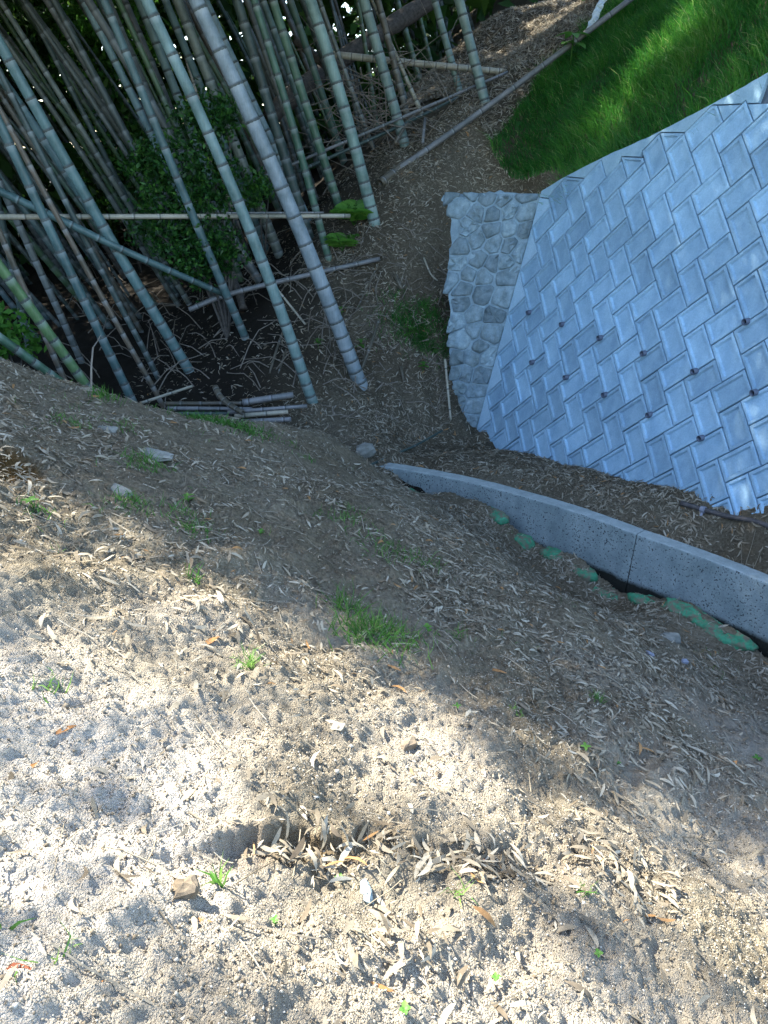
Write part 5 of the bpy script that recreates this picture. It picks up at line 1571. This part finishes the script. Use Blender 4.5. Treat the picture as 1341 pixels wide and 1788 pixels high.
for i in range(150):
    px, py = R.uniform(560, 800), R.uniform(400, 745)
    p = hit_ground(px, py) + np.array([0, -0.02, 0.02]); L = R.uniform(0.15, 0.55); a_ = R.uniform(0, 6.28); e_ = R.uniform(-1.2, 0.6)
    d = np.array([math.cos(a_), 0.4 * math.sin(a_) - 0.2, e_]); d /= np.linalg.norm(d)
    pts = [p + d * L * q + np.array([R.gauss(0, 0.02), 0, 0.1 * L * math.sin(q * 5 + i)]) for q in np.linspace(-0.2, 0.8, 5)]
    v, f = tube(pts, np.linspace(0.008, 0.002, 5) * R.uniform(0.6, 1.3), 4); ac.add(v, f)
o = link('dead_twigs', ac.mesh('dead_twigs', m_twig)); tag(o, 'tangle of dead grey twigs between the culms on the slope', 'twigs', kind='stuff')

# ------------------------------------------------------------------ individual leaves that stand out
def big_leaf(px, py, ln, wd, yaw, lab, mat, seed, pitch=0.2, bias=0.5, roll=0.3):
    p = hit_ground(px, py) + np.array([0, 0, 0.008])
    d = np.array([math.cos(yaw), math.sin(yaw), pitch]); sd = np.array([-math.sin(yaw), math.cos(yaw), roll])
    v, f = leaf_blade(p - d * ln * 0.5, d, sd, ln, wd, 0.22)
    v = v + np.random.default_rng(seed).normal(0, wd * 0.05, v.shape)
    return solo('fallen_leaf', v, f, mat, lab, 'leaf', 'single fallen leaves', True, {'rnd': np.full(len(v), bias)})
for i, (px, py, l_, w_, yaw, mat, b_, lab) in enumerate([
    (368, 1120, 0.085, 0.02, 0.9, m_orange, 0.9, 'bright orange narrow leaf lying alone left of centre'),
    (300, 1478, 0.055, 0.008, 0.05, m_orange, 0.8, 'thin orange leaf just above the soil ledge'),
    (350, 1610, 0.055, 0.012, 0.0, m_orange, 0.7, 'orange-brown leaf below the angular brown stone'),
    (845, 1512, 0.085, 0.035, -0.15, m_redleaf, 0.7, 'dark red-brown curled leaf right of the leafy pit'),
    (690, 1672, 0.085, 0.018, 0.6, m_orange, 0.6, 'orange curled leaf near the bottom middle'),
    (650, 1722, 0.11, 0.018, -0.15, m_orange, 0.75, 'long tan-orange leaf at the bottom middle'),
    (1180, 1442, 0.10, 0.026, -0.1, m_litter, 0.7, 'broad tan leaf in the bright pile at the lower right'),
    (1140, 1470, 0.07, 0.04, 0.8, m_litter, 0.85, 'pale curled leaf in the bright pile at the lower right'),
    (50, 1345, 0.075, 0.015, 1.2, m_orange, 0.5, 'brownish leaf standing in sun at the left edge'),
    (115, 1275, 0.06, 0.016, 0.7, m_orange, 0.5, 'orange-brown leaf in the upper left sunlit soil'),
    (150, 1745, 0.09, 0.014, 1.1, m_orange, 0.7, 'orange sliver of leaf at the bottom left'),
    (65, 1648, 0.075, 0.014, -0.7, m_litter, 0.85, 'pale straw leaf lying at the lower left'),
    (30, 1700, 0.05, 0.03, 0.4, m_redleaf, 1.0, 'pinkish leaf at the lower left edge'),
    (530, 1420, 0.06, 0.018, -1.1, m_litter, 0.8, 'pale upright dry leaf above the soil ledge'),
    (870, 1172, 0.09, 0.016, -0.3, m_orange, 0.9, 'yellowish long leaf in shade right of the largest tuft'),
    (590, 1270, 0.05, 0.04, 0.5, m_litter, 0.88, 'crumpled white papery leaf in sun near the middle'),
    (500, 1215, 0.06, 0.035, -0.5, m_litter, 0.85, 'crumpled pale leaf in sun left of the middle'),
    (930, 1690, 0.085, 0.010, -0.7, m_litter, 0.85, 'long straw-coloured leaf lying at the bottom right of centre'),
    (230, 975, 0.07, 0.045, 0.3, m_brownrock, 0.3, 'small curled grey-brown leaf at the shade edge on the left')]):
    big_leaf(px, py, l_, w_, yaw, lab, mat if mat is not m_brownrock else m_litter, i, bias=b_)

# ------------------------------------------------------------------ overhead foliage of the grove outside the picture, and the far green behind it
R = np.random.default_rng(5)
def lit_density(x, y):              # how much the foliage shades this spot of the slope
    edge = np.interp(x, [-3, -1.5, -0.6, 0.07, 0.7, 1.25, 3], [3.15, 3.0, 2.9, 2.75, 2.45, 2.05, 1.5])
    full = sstep(-0.4, 0.6, y - edge + 0.5 * vnoise(x * 1.7, y * 1.7, 91))
    part = np.clip(0.10 + 2.2 * vnoise(x * 1.6 + y * 1.2, y * 4.2 + x * 1.6, 92) + 1.4 * vnoise(x * 5 + y * 3, y * 8, 93), 0, 1) * sstep(-0.55, 0.15, x - 0.1 * y)
    return np.maximum(full, 0.55 * part)
nc = 40000
qx = R.uniform(-5, 9.5, nc); qy = R.uniform(0.2, 14.5, nc)
k = R.random(nc) < lit_density(qx, qy); qx, qy = qx[k], qy[k]
qz = np.maximum(-0.417 * qx - 0.184 * qy, -2.0)
qz = np.where(qy > 7, -1.4 + np.maximum(qy - 8.8, 0) * 0.75, qz)
tau = R.uniform(8.0, 15.0, len(qx))
C = np.stack([qx, qy, qz], 1) + SUN[None] * tau[:, None]  # clusters laid out along sun rays to shape the shade below
C2 = np.stack([R.uniform(-26, -1, 5000), R.uniform(10, 30, 5000), R.uniform(8.5, 13, 5000)], 1)  # extra unseen slab added to shade the far-left ground
C = np.vstack([C, C2])
C = C[gap_dist(C) > 0.1]
per = 4
P = np.repeat(C, per, 0) + R.normal(0, 0.09, (len(C) * per, 3))
n = len(P)
v, f, rr_ = rhombi(P, R.normal(0, 1, (n, 3)) + np.array([0, 0, -0.5]), R.normal(0, 1, (n, 3)), R.uniform(0.15, 0.27, n), R.uniform(0.036, 0.056, n), R.random(n))
o = link('bamboo_foliage', mk_mesh('bamboo_foliage', v, f, m_canopy, False, {'rnd': rr_})); tag(o, 'unseen leafy bamboo canopy above the grove, laid out for its shade', 'foliage', kind='stuff')
def far_mass(n, bx, by, bz_, thr, l0, l1, lab, seed):
    P = np.stack([R.uniform(*bx, n), R.uniform(*by, n), R.uniform(*bz_, n)], 1)
    q = P[:, 0] if (bx[1] - bx[0]) > (by[1] - by[0]) else P[:, 1]
    dn = vnoise(q * 0.55, P[:, 2] * 0.7, seed) + 0.8 * vnoise(q * 1.6, P[:, 2] * 1.6, seed + 1)
    P = P[dn > thr]; n = len(P)
    v, f, rr_ = rhombi(P, R.normal(0, 1, (n, 3)), R.normal(0, 1, (n, 3)), R.uniform(l0, l1, n), R.uniform(l0, l1, n) * 0.45, R.random(n))
    o = link('far_foliage', mk_mesh('far_foliage', v, f, m_canopy, False, {'rnd': rr_})); tag(o, lab, 'foliage', kind='stuff')
far_mass(62000, (-30, 14), (19, 34), (-2.5, 12), -0.62, 0.4, 0.8, 'mass of green leaves far behind the grove with bright gaps', 95)
far_mass(9000, (-19, -11), (3, 22), (-1.5, 5.5), -0.5, 0.3, 0.6, 'unseen dense foliage added left of the grove to block light', 97)  # unseen foliage put in to keep side light out of the grove
